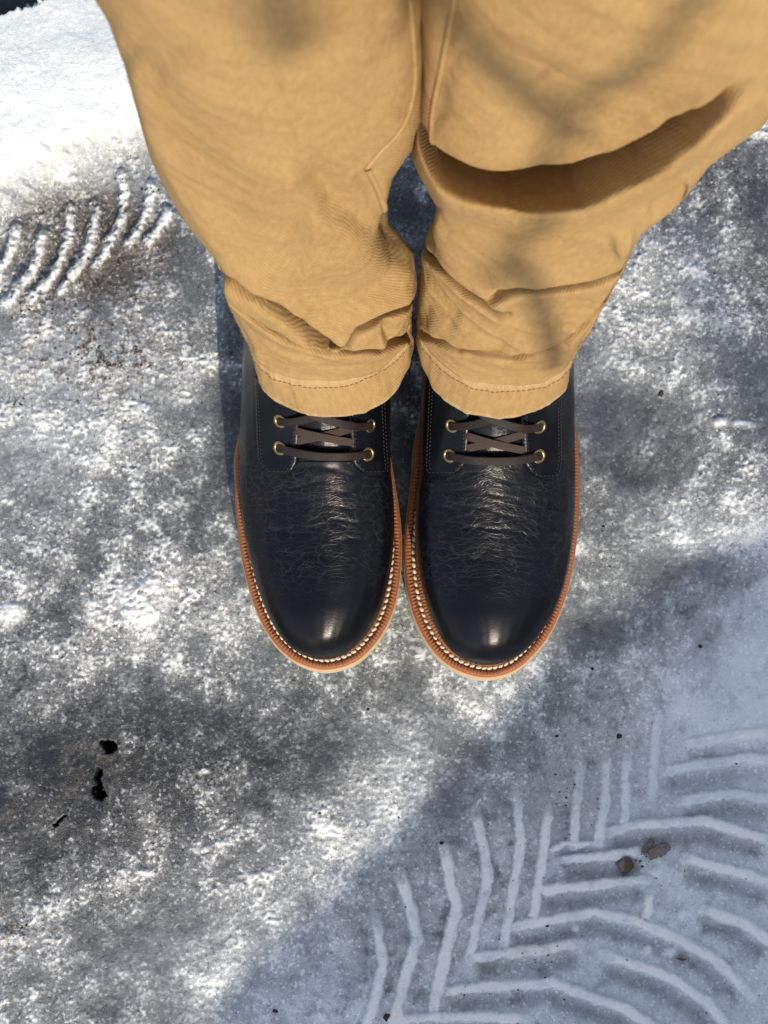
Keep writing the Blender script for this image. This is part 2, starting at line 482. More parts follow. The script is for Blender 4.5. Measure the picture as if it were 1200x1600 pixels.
    for pts, w in tr:
        x0, x1 = min(p[0] for p in pts) - 40, max(p[0] for p in pts) + 40
        y0, y1 = min(p[1] for p in pts) - 40, max(p[1] for p in pts) + 40
        m = np.where((px > x0) & (px < x1) & (py > y0) & (py < y1))[0]
        d, s, t = poly_dist(tx[m], ty[m], pts)
        e = sstep(0, .10, t) * sstep(0, .10, 1 - t)
        dj = d + 2.6 * n4[m] + 3.0 * n3[m]
        w_ = w * (0.98 + 0.50 * n5[m])
        k = sstep(w_ * 1.2, w_ * 0.6, dj) * (0.35 + 0.65 * e)
        fadeout = 0.50 + 0.50 * sstep(1190, 1330, py[m])
        rmax[m] = np.maximum(rmax[m], k * fadeout * np.clip(0.88 + 0.55 * n2[m] + 0.3 * n3[m], 0, 1.15))
        if abs(pts[-1][0] - pts[0][0]) > abs(pts[-1][1] - pts[0][1]):          # the deeper trough in front of each cross bar
            trough[m] = np.maximum(trough[m], np.exp(-((s - 24) / 13.0) ** 2) * e * fadeout)
    H = H - 0.0016 * trough; W = W - 0.20 * trough * (1 - np.clip(rmax, 0, 1))
    H = H + 0.0052 * np.minimum(rmax, 0.8)
    W = W + (1.02 - W) * np.clip(rmax, 0, 1) * 0.85
    # ---- lumps of ice
    for cx, cy, rx, ry, hh in ((222, 952, 30, 22, .007), (225, 920, 18, 14, .005), (1125, 658, 12, 8, .005), (1160, 663, 20, 7, .003), (1026, 1361, 10, 9, .004), (1012, 1485, 9, 7, .004), (1048, 1488, 12, 8, .004),
                               (1068, 1432, 8, 10, .003), (899, 1450, 7, 6, .003), (18, 958, 22, 20, .004), (145, 955, 14, 22, .003), (318, 1205, 9, 5, .003), (20, 1465, 24, 9, .004), (315, 1325, 16, 6, .003), (230, 1365, 14, 6, .003)):
        k = np.exp(-(np.hypot((wx * .25 + px * .75 - cx) / rx, (wy * .25 + py * .75 - cy) / ry)) ** 4)
        k = k * np.clip(1.0 + 0.7 * n3 + 0.4 * n4, 0, 1.3)
        H = H + 0.45 * hh * k; W = W + (0.86 + 0.2 * n3 - W) * np.clip(k, 0, 1) * 0.9
    # ---- holes melted through to the asphalt, and the bare asphalt behind the heap
    G = np.zeros_like(X)
    holes = [[(165, 1160), (172, 1168)], [(153, 1207), (150, 1225), (158, 1244)], [(88, 1288), (100, 1276)]]
    for h_, w in zip(holes, (7, 6.5, 3)):
        d, s, t = poly_dist(px + 13 * n3 + 5 * n4, py + 13 * fbm(X * 110 + 9, Y * 110, 3, 51), h_)
        k = sstep(w * 1.15, w * 0.75, d)
        H = H - 0.022 * k; G = np.maximum(G, k)
    gap = sstep(8, -8, (py + 14 * n3 + 8 * n4) - (50 - 0.34 * px)) * sstep(170, 120, px)
    gap = gap * sstep(-330, -180, py + 60 * n1)
    H = H - 0.040 * gap; G = np.maximum(G, 0.93 * gap)
    crack = [[(20, 1080), (34, 1058), (36, 1035)], [(640, 150), (650, 420)]]
    d, s, t = poly_dist(wx, wy, crack[0])
    H = H - 0.001 * np.exp(-(d / 5) ** 2); W = W - 0.10 * np.exp(-(d / 6) ** 2)
    # ---- flatten where the soles stand
    for cx, w in ((497, 150), (770, 155)):
        k = sstep(1.25, 0.85, np.hypot((px - cx) / w, (py - 740) / 340))
        H = H * (1 - k)
    edge = sstep(1.35, 1.75, np.maximum(np.abs(X) - 0.1, np.abs(Y) - 0.1))
    H = H * (1 - edge) - 0.075 * edge
    far = sstep(0.32, 0.6, np.maximum(np.abs(X), np.abs(Y) - 0.1))
    W = W * (1 - far) + (0.5 + 0.35 * n1 + 0.6 * wnoise) * far

    co = np.empty((nx * ny, 3)); co[:, 0] = X; co[:, 1] = Y; co[:, 2] = H
    me = bpy.data.meshes.new("ground")
    i = np.arange(nx * ny).reshape(ny, nx)
    q = np.stack([i[:-1, :-1], i[:-1, 1:], i[1:, 1:], i[1:, :-1]], -1).reshape(-1, 4)
    me.vertices.add(nx * ny); me.vertices.foreach_set("co", co.ravel())
    me.loops.add(q.size); me.loops.foreach_set("vertex_index", q.ravel().astype(np.int32))
    me.polygons.add(len(q)); me.polygons.foreach_set("loop_start", np.arange(0, q.size, 4, dtype=np.int32))
    me.polygons.foreach_set("use_smooth", np.ones(len(q), dtype=bool))
    a = me.color_attributes.new("mask", 'FLOAT_COLOR', 'POINT')
    c = np.ones((nx * ny, 4), dtype=np.float32)
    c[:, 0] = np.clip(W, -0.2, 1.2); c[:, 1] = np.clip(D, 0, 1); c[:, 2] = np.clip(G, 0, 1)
    crust = np.clip(0.48 + 1.0 * n1 + 0.5 * n2 + 0.45 * np.exp(-((px - 130) / 230) ** 2 - ((py - 1230) / 160) ** 2) - 0.35 * np.exp(-((px - 280) / 130) ** 2 - ((py - 800) / 130) ** 2), 0.12, 1.0)
    crust = crust * (1 - (0.55 + 0.25 * tread) * shade) * (1 - 0.62 * bank)
    c[:, 3] = np.clip(np.maximum(crust, 0.8 * rib_zone), 0.05, 1)
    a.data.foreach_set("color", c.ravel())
    me.update(); me.validate()
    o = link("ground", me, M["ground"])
    tag(o, "grey frozen ground of crusted ice and packed snow with tyre prints", kind="structure")
    return me, gx, gy, H.reshape(ny, nx)

GROUND_ME, GX, GY, GH = build_ground()

def ground_z(x, y):
    i = int(np.clip(np.searchsorted(GX, x), 1, len(GX) - 1)); j = int(np.clip(np.searchsorted(GY, y), 1, len(GY) - 1))
    return float(GH[j, i])

def build_far_ground():
    n = 60
    g = np.concatenate([-(np.linspace(1, 0, n) ** 3) * 220, (np.linspace(0, 1, n)[1:] ** 3) * 220])
    X, Y = [a.ravel() for a in np.meshgrid(g, g)]
    Z = -0.070 + 0.0 * X
    r = np.hypot(X, Y)
    Z = Z + sstep(1.2, 2.2, r) * 0.065 + sstep(3, 30, r) * 0.25 * fbm(X * 0.08, Y * 0.08, 2, 5)
    me = mesh_from("snow_field", np.stack([X, Y, Z], 1), grid_faces(len(g), len(g)))
    a = me.color_attributes.new("mask", 'FLOAT_COLOR', 'POINT')
    c = np.zeros((len(X), 4), dtype=np.float32); c[:, 0] = 0.62; c[:, 3] = 1
    a.data.foreach_set("color", c.ravel())
    o = link("snow_field", me, M["ground"])
    tag(o, "wide snowy yard stretching away around the ice", kind="structure")

build_far_ground()

# ------------------------------------------------------------------ low wall with a cap of snow, added out of frame to cast the wide shadow
def build_shadow_wall():
    edge_px = [(1700, 560), (1500, 670), (1350, 745), (1200, 822), (1120, 842), (1040, 905), (960, 958), (880, 998), (820, 1060), (770, 1122), (720, 1180), (650, 1262), (590, 1312),
               (520, 1382), (440, 1455), (390, 1500), (320, 1600), (240, 1700), (140, 1800)]
    A, B = at(240, 1700, 0), at(1350, 745, 0)
    dirv = (B - A); dirv.z = 0; dirv.normalize()
    nrm = Vector((-dirv.y, dirv.x, 0))                      # towards the boots
    base = A + Vector((S.x, S.y, 0)) * (0.80 / S.z)
    prof = []
    for p in edge_px:
        g = at(*p, 0)
        t = (base - g).dot(nrm) / Vector((S.x, S.y, 0)).dot(nrm)
        q = g + S * t
        prof.append(((q - base).dot(dirv), q.z))
    prof.sort()
    s0, s1 = prof[0][0] - 0.9, prof[-1][0] + 1.2
    ss = np.arange(s0, s1, 0.02)
    hh = np.interp(ss, [p[0] for p in prof], [p[1] for p in prof])
    hmin = float(hh.min()) - 0.05
    root = thing("shadow_wall", "added unseen wall capped with snow, shaped to cast the corner shadow", "wall", base)
    # body of blocks, a coping and the snow on it, its top shaped to the shadow edge
    def bx(a0, a1, d0, d1, z0, z1):
        v = [base + dirv * a - nrm * d + Vector((0, 0, z - base.z)) for z in (z0, z1) for (a, d) in ((a0, d0), (a1, d0), (a1, d1), (a0, d1))]
        return v, [(0, 3, 2, 1), (4, 5, 6, 7), (0, 1, 5, 4), (1, 2, 6, 5), (2, 3, 7, 6), (3, 0, 4, 7)]
    zc = hmin - 0.05
    rows = 4
    rh = (zc + 0.02) / rows
    for r in range(rows):
        a = s0 + (0.2 if r % 2 else 0.0)
        while a < s1 - 0.05:
            b = min(a + 0.39, s1)
            v, f = bx(a, b, 0.03 + 0.004 * random.random(), 0.21, -0.02 + r * rh, -0.02 + (r + 1) * rh - 0.008)
            link("block", mesh_from("block", v, f, False), M["wall"], root)
            a += 0.40
    a = s0
    while a < s1:
        v, f = bx(a, min(a + 0.59, s1 + 0.05), 0.005, 0.235, zc, zc + 0.05)
        link("coping_stone", mesh_from("coping_stone", v, f, False), M["wall"], root)
        a += 0.6
    verts = []
    for s, h in zip(ss, hh):
        for k, (d, z) in enumerate(((0.012, zc + 0.05), (0.0, zc + 0.05 + (h - zc - 0.05) * 0.6), (0.0, h), (0.05, h + 0.004), (0.12, h - 0.002), (0.20, h - 0.02), (0.228, zc + 0.05))):
            verts.append(base + dirv * s - nrm * d + Vector((0, 0, z - base.z)))
    fs = grid_faces(len(ss), 7)
    fs += [tuple(range(7)), tuple(reversed(range((len(ss) - 1) * 7, len(ss) * 7)))]
    link("snow_cap", mesh_from("snow_cap", verts, fs), M["snowcap"], root)

build_shadow_wall()

# ------------------------------------------------------------------ leafless tree beyond the frame, whose twigs shade the trousers
def tube(path, radii, seg=8):
    verts, faces = [], []
    n = len(path)
    for i, p in enumerate(path):
        d = (path[min(i + 1, n - 1)] - path[max(i - 1, 0)]).normalized()
        a = d.cross(Vector((0, 0, 1)));
        if a.length < 1e-4: a = d.cross(Vector((0, 1, 0)))
        a.normalize(); b = d.cross(a)
        for k in range(seg):
            w = 2 * math.pi * k / seg
            verts.append(p + (a * math.cos(w) + b * math.sin(w)) * radii[i])
    faces = grid_faces(n, seg, True)
    faces += [tuple(reversed(range(seg))), tuple(range((n - 1) * seg, n * seg))]
    return verts, faces

def build_tree():
    foot = Vector((2.1, -4.6, -0.02))
    root = thing("bare_tree", "leafless grey tree standing past the added low wall", "tree", foot)
    top = foot + Vector((-0.15, 0.1, 5.2))
    trunk = catmull([foot, foot + Vector((0.05, 0.02, 1.4)), foot + Vector((-0.05, 0.06, 3.0)), top], 8)
    v, f = tube(trunk, np.linspace(0.13, 0.04, len(trunk)), 12)
    link("trunk", mesh_from("trunk", v, f), M["treebark"], root)
    # each twig passes through the sight line from the sun to the place where its shadow falls
    def up(px, py, z, dist): return at(px, py, z) + S * dist
    twigs = [([(690, 40, .60), (760, 110, .54), (830, 165, .50), (905, 225, .46)], 1.9, 0.0095),
             ([(800, 400, .33), (830, 440, .30), (850, 500, .24), (868, 575, .17)], 1.9, 0.0075),
             ([(405, -90, .66), (440, -10, .62), (452, 50, .58)], 2.9, 0.014),
             ([(1075, 380, .0), (1110, 470, .0), (1150, 545, .0), (1200, 650, .0)], 5.4, 0.015),
             ([(905, 600, .0), (945, 660, .0), (985, 730, .0)], 5.2, 0.008)]
    for n_, (pts, dist, r) in enumerate(twigs):
        P = [up(*p, dist) for p in pts]
        d0 = (P[0] - P[1]).normalized()
        start = trunk[len(trunk) - 4 - n_]
        hi = P[0] + S * 0.5 + Vector((0.15, -0.1, 0.7))
        stem = catmull([start, (start + hi) * 0.5 + Vector((0, 0, 0.25)), hi, P[0] + S * 0.45, P[0] + S * 0.12], 6)
        path = stem + catmull(P, 6) + catmull([P[-1] + S * 0.10, P[-1] + S * 0.4], 3)
        rad = np.concatenate([np.linspace(0.012, 0.004, len(stem)), np.full(6 * (len(P) - 1) + 1, r), np.full(4, 0.004)])
        rad = np.convolve(np.pad(rad, 2, mode='edge'), np.ones(5) / 5, mode='valid')
        v, f = tube(path, rad, 7)
        link("branch", mesh_from("branch", v, f), M["treebark"], root)
    for k in range(9):
        i = int(len(trunk) * (0.55 + 0.045 * k)); i = min(i, len(trunk) - 1)
        a = 0.6 + k * 2.3
        p = trunk[i]
        ax = abs(math.cos(a))
        path = catmull([p, p + Vector((0.35 + 0.4 * ax, -0.5 * math.sin(a) - 0.4, 0.4)), p + Vector((0.8 + 0.6 * ax, -0.9 * math.sin(a) - 0.8, 0.9))], 6)
        v, f = tube(path, np.linspace(0.035, 0.008, len(path)), 7)
        link("branch", mesh_from("branch", v, f), M["treebark"], root)

build_tree()
# ------------------------------------------------------------------ boots
TOP_PROFILE = [(0.0, 0.0395), (0.002, 0.049), (0.006, 0.0565), (0.012, 0.0620), (0.020, 0.0665), (0.030, 0.0700), (0.045, 0.0732), (0.065, 0.0765), (0.085, 0.0810), (0.105, 0.0875), (0.125, 0.0965)]
BACK = [  # top d, top z, bottom d, bottom z
    (0.138, 0.1045, 0.150, 0.026), (0.148, 0.1125, 0.185, 0.026), (0.156, 0.1215, 0.220, 0.026), (0.1625, 0.132, 0.250, 0.028), (0.168, 0.145, 0.272, 0.040),
    (0.172, 0.160, 0.282, 0.075), (0.175, 0.176, 0.284, 0.115), (0.178, 0.195, 0.284, 0.155), (0.181, 0.215, 0.284, 0.195)]
HALF_FORE = [(0.0, 0.62), (0.06, 0.80), (0.16, 0.93), (0.30, 1.0), (0.44, 0.985), (0.58, 0.92), (0.72, 0.79), (0.84, 0.60), (0.93, 0.39), (0.985, 0.18), (1.0, 0.0)]
HALF_SHAFT = [(0.0, 0.0), (0.02, 0.28), (0.08, 0.56), (0.2, 0.82), (0.36, 0.97), (0.5, 1.0), (0.64, 0.97), (0.8, 0.82), (0.92, 0.56), (0.98, 0.28), (1.0, 0.0)]
NRING = 96

def ring_shape(blend):
    """unit section: list of (x in -1..1, height 0..1) once round, starting at the bottom middle"""
    a = np.array(HALF_FORE); b = np.array(HALF_SHAFT)
    h = NRING // 2
    t = np.linspace(0, 1, h + 1)
    def dense(c):
        L = np.concatenate([[0], np.cumsum(np.hypot(np.diff(c[:, 0]), np.diff(c[:, 1])))]); L /= L[-1]
        return np.interp(t, L, c[:, 0]), np.interp(t, L, c[:, 1])
    za, xa = dense(np.vstack([[0, 0], a])); zb, xb = dense(b)
    z, x = za * (1 - blend) + zb * blend, xa * (1 - blend) + xb * blend
    return np.concatenate([x, -x[-2:0:-1]]), np.concatenate([z, z[-2:0:-1]])

def build_boot(label, welt_px, upper_px, eye, stays, tongue_px, heel_x, mirror, toe_row, toe_x):
    origin = at(toe_x, 700, 0.0); origin.z = 0
    root = thing("leather_boot", label, "boot", origin, "the pair of black leather boots")
    y0 = at(toe_x, toe_row, 0.045).y
    rows = np.array([r for r, _, _ in upper_px], float)[::-1]
    xl = np.array([a for _, a, _ in upper_px], float)[::-1]; xr = np.array([b for _, _, b in upper_px], float)[::-1]
    # ---- upper: one loft from the toe over the instep and up the shaft
    stations = []
    ds = [0.0, 0.0006, 0.0015, 0.003, 0.005, 0.008, 0.012, 0.017, 0.023, 0.030, 0.038, 0.047, 0.057, 0.068, 0.079, 0.090, 0.101, 0.112, 0.125]
    for d in ds:
        zt = float(np.interp(d, [p[0] for p in TOP_PROFILE], [p[1] for p in TOP_PROFILE]))
        stations.append((d, zt, d, 0.0300 if d > 0.001 else 0.032))
    stations += BACK
    verts, crease = [], []
    # widths measured per station, smoothed
    info = []
    for (dt, zt, db, zb) in stations:
        zm = 0.3 * zt + 0.7 * zb if dt < 0.13 else 0.5 * (zt + zb)
        ym = y0 + (0.35 * dt + 0.65 * db if dt > 0.13 else dt)
        if dt >= 0.13: ym = y0 + dt + (db - dt) * 0.42
        rp, cp = proj(np.array([0.0]), np.array([ym]), np.array([zm]))
        row = float(cp[0])
        a, b = float(np.interp(row, rows, xl)), float(np.interp(row, rows, xr))
        pa, pb = at(a, row, zm), at(b, row, zm)
        info.append([0.5 * (pa.x + pb.x), 0.5 * (pb.x - pa.x)])
    info = np.array(info)
    k = [i for i, s in enumerate(stations) if s[0] > 0.125]
    for n_, i in enumerate(k):                                   # heel and shaft: settle to their own widths
        w = n_ / (len(k) - 1)
        info[i, 0] = info[k[0] - 1, 0] * (1 - w) + heel_x * w
        info[i, 1] = info[k[0] - 1, 1] * (1 - w) ** 1.0 + 0.0445 * (1 - (1 - w) ** 1.0)
    info[0, 1] = 0.004
    # dense interpolation along the loft
    S_ = np.array([list(s) + list(i) for s, i in zip(stations, info)])
    key = np.concatenate([[0], np.cumsum(np.hypot(np.diff(S_[:, 0] + S_[:, 2]), np.diff(S_[:, 1] + S_[:, 3])) + 0.15 * np.abs(np.diff(S_[:, 5])))])
    C = catmull([Vector((k_, *r)) if False else Vector(list(r)) for k_, r in zip(key, S_)], 5) if False else None
    dense = []
    m = len(S_)
    for i in range(m - 1):
        p0, p1, p2, p3 = S_[max(i - 1, 0)], S_[i], S_[i + 1], S_[min(i + 2, m - 1)]
        nsub = 3 if i < 8 else 14
        for q in range(nsub):
            t = q / nsub
            dense.append(0.5 * (2 * p1 + (p2 - p0) * t + (2 * p0 - 5 * p1 + 4 * p2 - p3) * t * t + (3 * p1 - p0 - 3 * p2 + p3) * t ** 3))
    dense.append(S_[-1])
    for r in dense:
        dt, zt, db, zb, cx, w = r
        blend = float(sstep(0.128, 0.172, np.array(dt)))
        x, h = ring_shape(blend)
        lean = (0.004 if mirror else -0.004) * (1 - blend) * float(sstep(0.0, 0.09, np.array(dt)))      # ridge of the instep lies to the inner side
        for xx, hh in zip(x, h):
            yy = y0 + db + (dt - db) * hh
            zz = zb + (zt - zb) * hh
            verts.append(Vector((cx + w * xx - lean * 2.2 * hh ** 2, yy, zz)))
    nr = len(dense)
    V = np.array([list(v) for v in verts])
    # creases of the flexed vamp as real relief
    dd = V[:, 1] - y0
    top = np.clip((V[:, 2] - 0.05) / 0.02, 0, 1)
    zone = sstep(0.052, 0.075, dd) * sstep(0.140, 0.122, dd) * top
    wob = 0.010 * fbm(V[:, 0] * 30, V[:, 1] * 30, 3, 61 + mirror)
    rel = np.zeros(len(V))
    for c0, amp in ((0.068, .8), (0.083, .9), (0.095, .7), (0.106, .8), (0.117, .6)):
        rel -= amp * np.exp(-((dd + wob * 1.3 - c0 + 0.12 * (V[:, 0] - V[:, 0].mean()) * (1 if mirror else -1)) / 0.0015) ** 2)
    rel += 0.5 * fbm(V[:, 0] * 60, V[:, 1] * 170, 3, 67 + mirror)
    V[:, 2] += 0.00050 * rel * zone + 0.0004 * top * fbm(V[:, 0] * 25, V[:, 1] * 25, 2, 71)
    faces = grid_faces(nr, NRING, True) + [tuple(range(NRING))]
    me = mesh_from("upper", V, faces)
    # make outward
    import bmesh
    bm = bmesh.new(); bm.from_mesh(me); bmesh.ops.recalc_face_normals(bm, faces=bm.faces); bm.to_mesh(me)
    bvh = BVHTree.FromBMesh(bm); bm.free()
    at_c = me.attributes.new("crease", 'FLOAT', 'POINT')
    cr = np.clip(sstep(0.028, 0.07, dd) * sstep(0.152, 0.128, dd) * sstep(0.045, 0.06, V[:, 2]) + 0.10 * sstep(.03, .06, V[:, 2]), 0, 1)
    at_c.data.foreach_set("value", cr.astype(np.float32))
    upper = link("upper", me, M["leather"], root)
    upper["label"] = "smooth navy-black upper creased across the vamp"

    def hit(px, py, off=0.0):
        loc, n, i, d = bvh.ray_cast(CAM, ray_dir(px, py))
        if loc is None:
            return None, None
        if n.dot(ray_dir(px, py)) > 0: n = -n
        return loc + n * off, n

    def patch(name, left, right, r0, r1, off, mat, nr_=40, nc_=16, thick=0.0016, parent=root, edge=True):
        """leather piece lying on the upper between two edge curves given as (row, x)"""
        lr, lx = zip(*left); rr, rx = zip(*right)
        vs = []
        for i in range(nr_):
            row = r0 + (r1 - r0) * i / (nr_ - 1)
            a, b = np.interp(row, lr, lx), np.interp(row, rr, rx)
            for j in range(nc_):
                u = j / (nc_ - 1)
                px = a + (b - a) * u
                e = min(1.0, min(u, 1 - u) * 9 + 0.30) if edge else 1.0
                e = min(e, min(1.0, (1 - i / (nr_ - 1)) * 12 + 0.30)) if edge else e
                p, n = hit(px, row, off * e)
                if p is None: p = vs[-1] if vs else at(px, row, 0.1)
                vs.append(p)
        f = grid_faces(nr_, nc_)
        me_ = mesh_from(name, vs, f)
        b_ = bmesh.new(); b_.from_mesh(me_)
        for fc in b_.faces:
            fc.normal_update()
        if sum(fc.normal.z for fc in b_.faces) < 0:
            bmesh.ops.reverse_faces(b_, faces=b_.faces[:])
        b_.to_mesh(me_); b_.free()
        ca = me_.attributes.new("crease", 'FLOAT', 'POINT')
        ca.data.foreach_set("value", np.full(len(me_.vertices), 0.12, dtype=np.float32))
        o = link(name, me_, mat, parent)
        md = o.modifiers.new("thickness", 'SOLIDIFY'); md.thickness = thick; md.offset = -1.0
        return o, me_

    # ---- tongue and the two eyelet stays
    patch("tongue", *tongue_px, 596, 722, 0.0012, M["tongue"], 36, 16)
    capsule_v, capsule_f = [], []
    def dash(p, d, n, L, r):
        """a small raised thread from p along d"""
        d = d.normalized(); b = n.cross(d).normalized(); o = len(capsule_v)
        for t, k in ((-.5, .35), (-.3, 1), (.3, 1), (.5, .35)):
            for q in range(6):
                w = 2 * math.pi * q / 6
                capsule_v.append(p + d * (t * L) + (b * math.cos(w) + n * math.sin(w) * 0.8) * r * k)
        capsule_f.extend(grid_faces(4, 6, True, o))
        capsule_f.append(tuple(o + q for q in range(5, -1, -1))); capsule_f.append(tuple(o + 18 + q for q in range(6)))
    for left, right in stays:
        r1 = max(left[-1][0], right[-1][0])
        patch("eyelet_stay", left, right, 588, r1, 0.0030, M["leather"], 60, 22, 0.0022)
        for side, sg in ((left, 1), (right, -1)):
            for inset, st in ((5.5, 0), (9.0, 3)):
                row = 600.0 + st
                while row < r1 - 12:
                    x0_ = np.interp(row, *zip(*side)) + sg * inset
                    p, n = hit(x0_, row, 0.0031); p2, _ = hit(np.interp(row + 4, *zip(*side)) + sg * inset, row + 4, 0.0031)
                    if p and p2 and (p2 - p).length < 0.02: dash((p + p2) / 2, p2 - p, n, 0.0016, 0.00035)
                    row += 6.0
        row = r1 - 9
        a, b = np.interp(row, *zip(*left)) + 6, np.interp(row, *zip(*right)) - 6
        x_ = a
        while x_ < b:
            p, n = hit(x_, row, 0.0031); p2, _ = hit(x_ + 4, row, 0.0031)
            if p and p2: dash((p + p2) / 2, p2 - p, n, 0.0016, 0.00035)
            x_ += 6.0
    st_ = link("stay_stitching", mesh_from("stay_stitching", capsule_v, capsule_f), M["thread"], root)
    st_["kind"] = "stuff"

    # ---- eyelets
    me_eye = mesh_from("eyelet", *torus(0.0037, 0.00115, 28, 10, 0.7))
    me_hole = mesh_from("eyelet_hole", [Vector((math.cos(2 * math.pi * k / 20), math.sin(2 * math.pi * k / 20), 0)) * 0.0030 for k in range(20)], [tuple(range(20))])
    eyes = []
    for (ex, ey) in eye:
        p, n = hit(ex, ey, 0.0033)
        q = n.to_track_quat('Z', 'Y')
        o = link("eyelet", me_eye, M["brass"], root); o.location = p; o.rotation_mode = 'QUATERNION'; o.rotation_quaternion = q
        h_ = bpy.data.objects.new("eyelet_hole", me_hole); COL.objects.link(h_)
        if not me_hole.materials: me_hole.materials.append(M["hole"])
        h_.parent = o; h_.location = (0, 0, -0.0001)
        eyes.append((p, n))
    # ---- laces
    def strap(name, pts, ups, width, thick, mat, edge_mat, taper=None):
        P = catmull(pts, 12); U = catmull(ups, 12)
        vs, fs, mi = [], [], []
        prof = [(-.5, .35), (-.46, .5), (0, .53), (.46, .5), (.5, .35), (.5, -.4), (.46, -.5), (-.46, -.5), (-.5, -.4)]
        for i, p in enumerate(P):
            d = (P[min(i + 1, len(P) - 1)] - P[max(i - 1, 0)]).normalized()
            u = (U[i] - d * U[i].dot(d)).normalized(); s = d.cross(u)
            for a, b in prof:
                vs.append(p + s * (a * width) + u * (b * thick))
        k = len(prof)
        fs = grid_faces(len(P), k, True)
        fs += [tuple(reversed(range(k))), tuple(range((len(P) - 1) * k, len(P) * k))]
        me_ = mesh_from(name, vs, fs, False)
        me_.materials.append(mat); me_.materials.append(edge_mat)
        idx = [1 if (n_ % k) in (4, 8) and n_ < (len(P) - 1) * k else 0 for n_ in range(len(me_.polygons))]
        me_.polygons.foreach_set("material_index", idx)
        b_ = bmesh.new(); b_.from_mesh(me_); bmesh.ops.recalc_face_normals(b_, faces=b_.faces); b_.to_mesh(me_); b_.free()
        return link(name, me_, None, root)
    up = Vector((0, -0.35, 0.94)).normalized()
    (e0, n0), (e1, n1_), (e2, n2_), (e3, n3_) = eye_pts = eyes          # upper left, upper right, lower left, lower right
    # inner crossing between the stays (flesh side showing)
    il, ir = (tongue_px[0][0][1] + 4), (tongue_px[1][0][1] - 4)
    (a_top, a_bot) = (eye[0][1] + 14, eye[2][1] - 8)
    def onto(px, py, off):
        p, n = hit(px, py, off); return p
    for k, (r0_, r1_, lift) in enumerate(((a_bot - 1, a_top - 3, 0.0026), (a_top, a_bot + 1, 0.0042))):
        mid = ((il + ir) / 2, (r0_ + r1_) / 2)
        strap("lace_crossing", [onto(il - 6, r0_, 0.0012), onto(il + 8, r0_ + (r1_ - r0_) * .15, lift * 0.8), onto(*mid, lift), onto(ir - 8, r0_ + (r1_ - r0_) * .85, lift * 0.8), onto(ir + 6, r1_, 0.0012)],
              [up] * 5, 0.0050, 0.0013, M["suede"], M["lace"])
    # bar across the lower pair
    ins = Vector((0, 0, -0.003))
    def span(i0, i1, u, lift, dip=0.0):
        return onto(eye[i0][0] + (eye[i1][0] - eye[i0][0]) * u, eye[i0][1] + (eye[i1][1] - eye[i0][1]) * u + dip, lift)
    strap("lace", [e2 + ins, e2 + n2_ * 0.0004, span(2, 3, .10, .0052, 2), span(2, 3, .28, .0066, 4), span(2, 3, .5, .0066, 5), span(2, 3, .72, .0066, 4), span(2, 3, .90, .0052, 2), e3 + n3_ * 0.0004, e3 + ins],
          [n2_, n2_, n2_, n2_, up, n3_, n3_, n3_, n3_], 0.0050, 0.0013, M["lace"], M["lace_edge"])
    # upper pair, running up and in under the hem
    cx_ = (eye[0][0] + eye[1][0]) / 2
    for (e, n, sx, ex, ey_, lift) in ((e0, n0, 1, eye[0][0], eye[0][1], 0.0060), (e1, n1_, -1, eye[1][0], eye[1][1], 0.0080)):
        def q(u, dv, l): return onto(ex + (cx_ + sx * 50 - ex) * u, ey_ + dv, l)
        strap("lace", [e + ins, e + n * 0.0004, q(.10, 0, .0050), q(.27, -5, lift), q(.48, -14, lift), q(.70, -28, lift), q(1.0, -52, .0046)], [n, n, n, n, up, up, up], 0.0050, 0.0013, M["lace"], M["lace_edge"])

    # ---- welt, midsole edge and sole follow the outline of the last
    out = [at(x, y, 0.030) for x, y in welt_px]
    sgn = -1 if mirror else 1                                         # +1: outer side at image left
    y_last = out[0].y
    sx_in, sx_out = out[0].x, out[-1].x
    cxh = heel_x
    hw = 0.040
    heel = [(sx_in * .55 + (cxh + sgn * hw * .8) * .45, y_last + 0.045), (cxh + sgn * hw * 0.92, 0.135), (cxh + sgn * 0.030, 0.178), (cxh, 0.193), (cxh - sgn * 0.030, 0.178), (cxh - sgn * hw * 0.95, 0.135), (sx_out * .5 + (cxh - sgn * hw) * .5, 0.075)]
    ring = out[::-1] + [Vector((x, y, 0.030)) for x, y in heel]       # outer side first towards the toe ... then round the heel
    ring = [Vector((p.x, p.y)) for p in ring]
    ring = catmull(ring, 10, True)
    ring, per = resample(ring, 1300, True)
    A = np.array([list(p) for p in ring])
    T = np.roll(A, -3, 0) - np.roll(A, 3, 0); T /= np.linalg.norm(T, axis=1)[:, None]
    area = 0.5 * np.sum(A[:, 0] * np.roll(A[:, 1], -1) - np.roll(A[:, 0], -1) * A[:, 1])
    NO = np.stack([T[:, 1], -T[:, 0]], 1) * (1 if area > 0 else -1)   # outward
    arc = np.linspace(0, per, len(A), endpoint=False)
    nrib = round(per / 0.0024)
    rib = 0.5 + 0.5 * np.cos(2 * np.pi * nrib * arc / per + 0.35 * np.sin(arc * 160))
    rvar = np.clip(0.8 + 0.9 * fbm(arc * 60, arc * 0 + mirror, 3, 8), 0.2, 1.3)
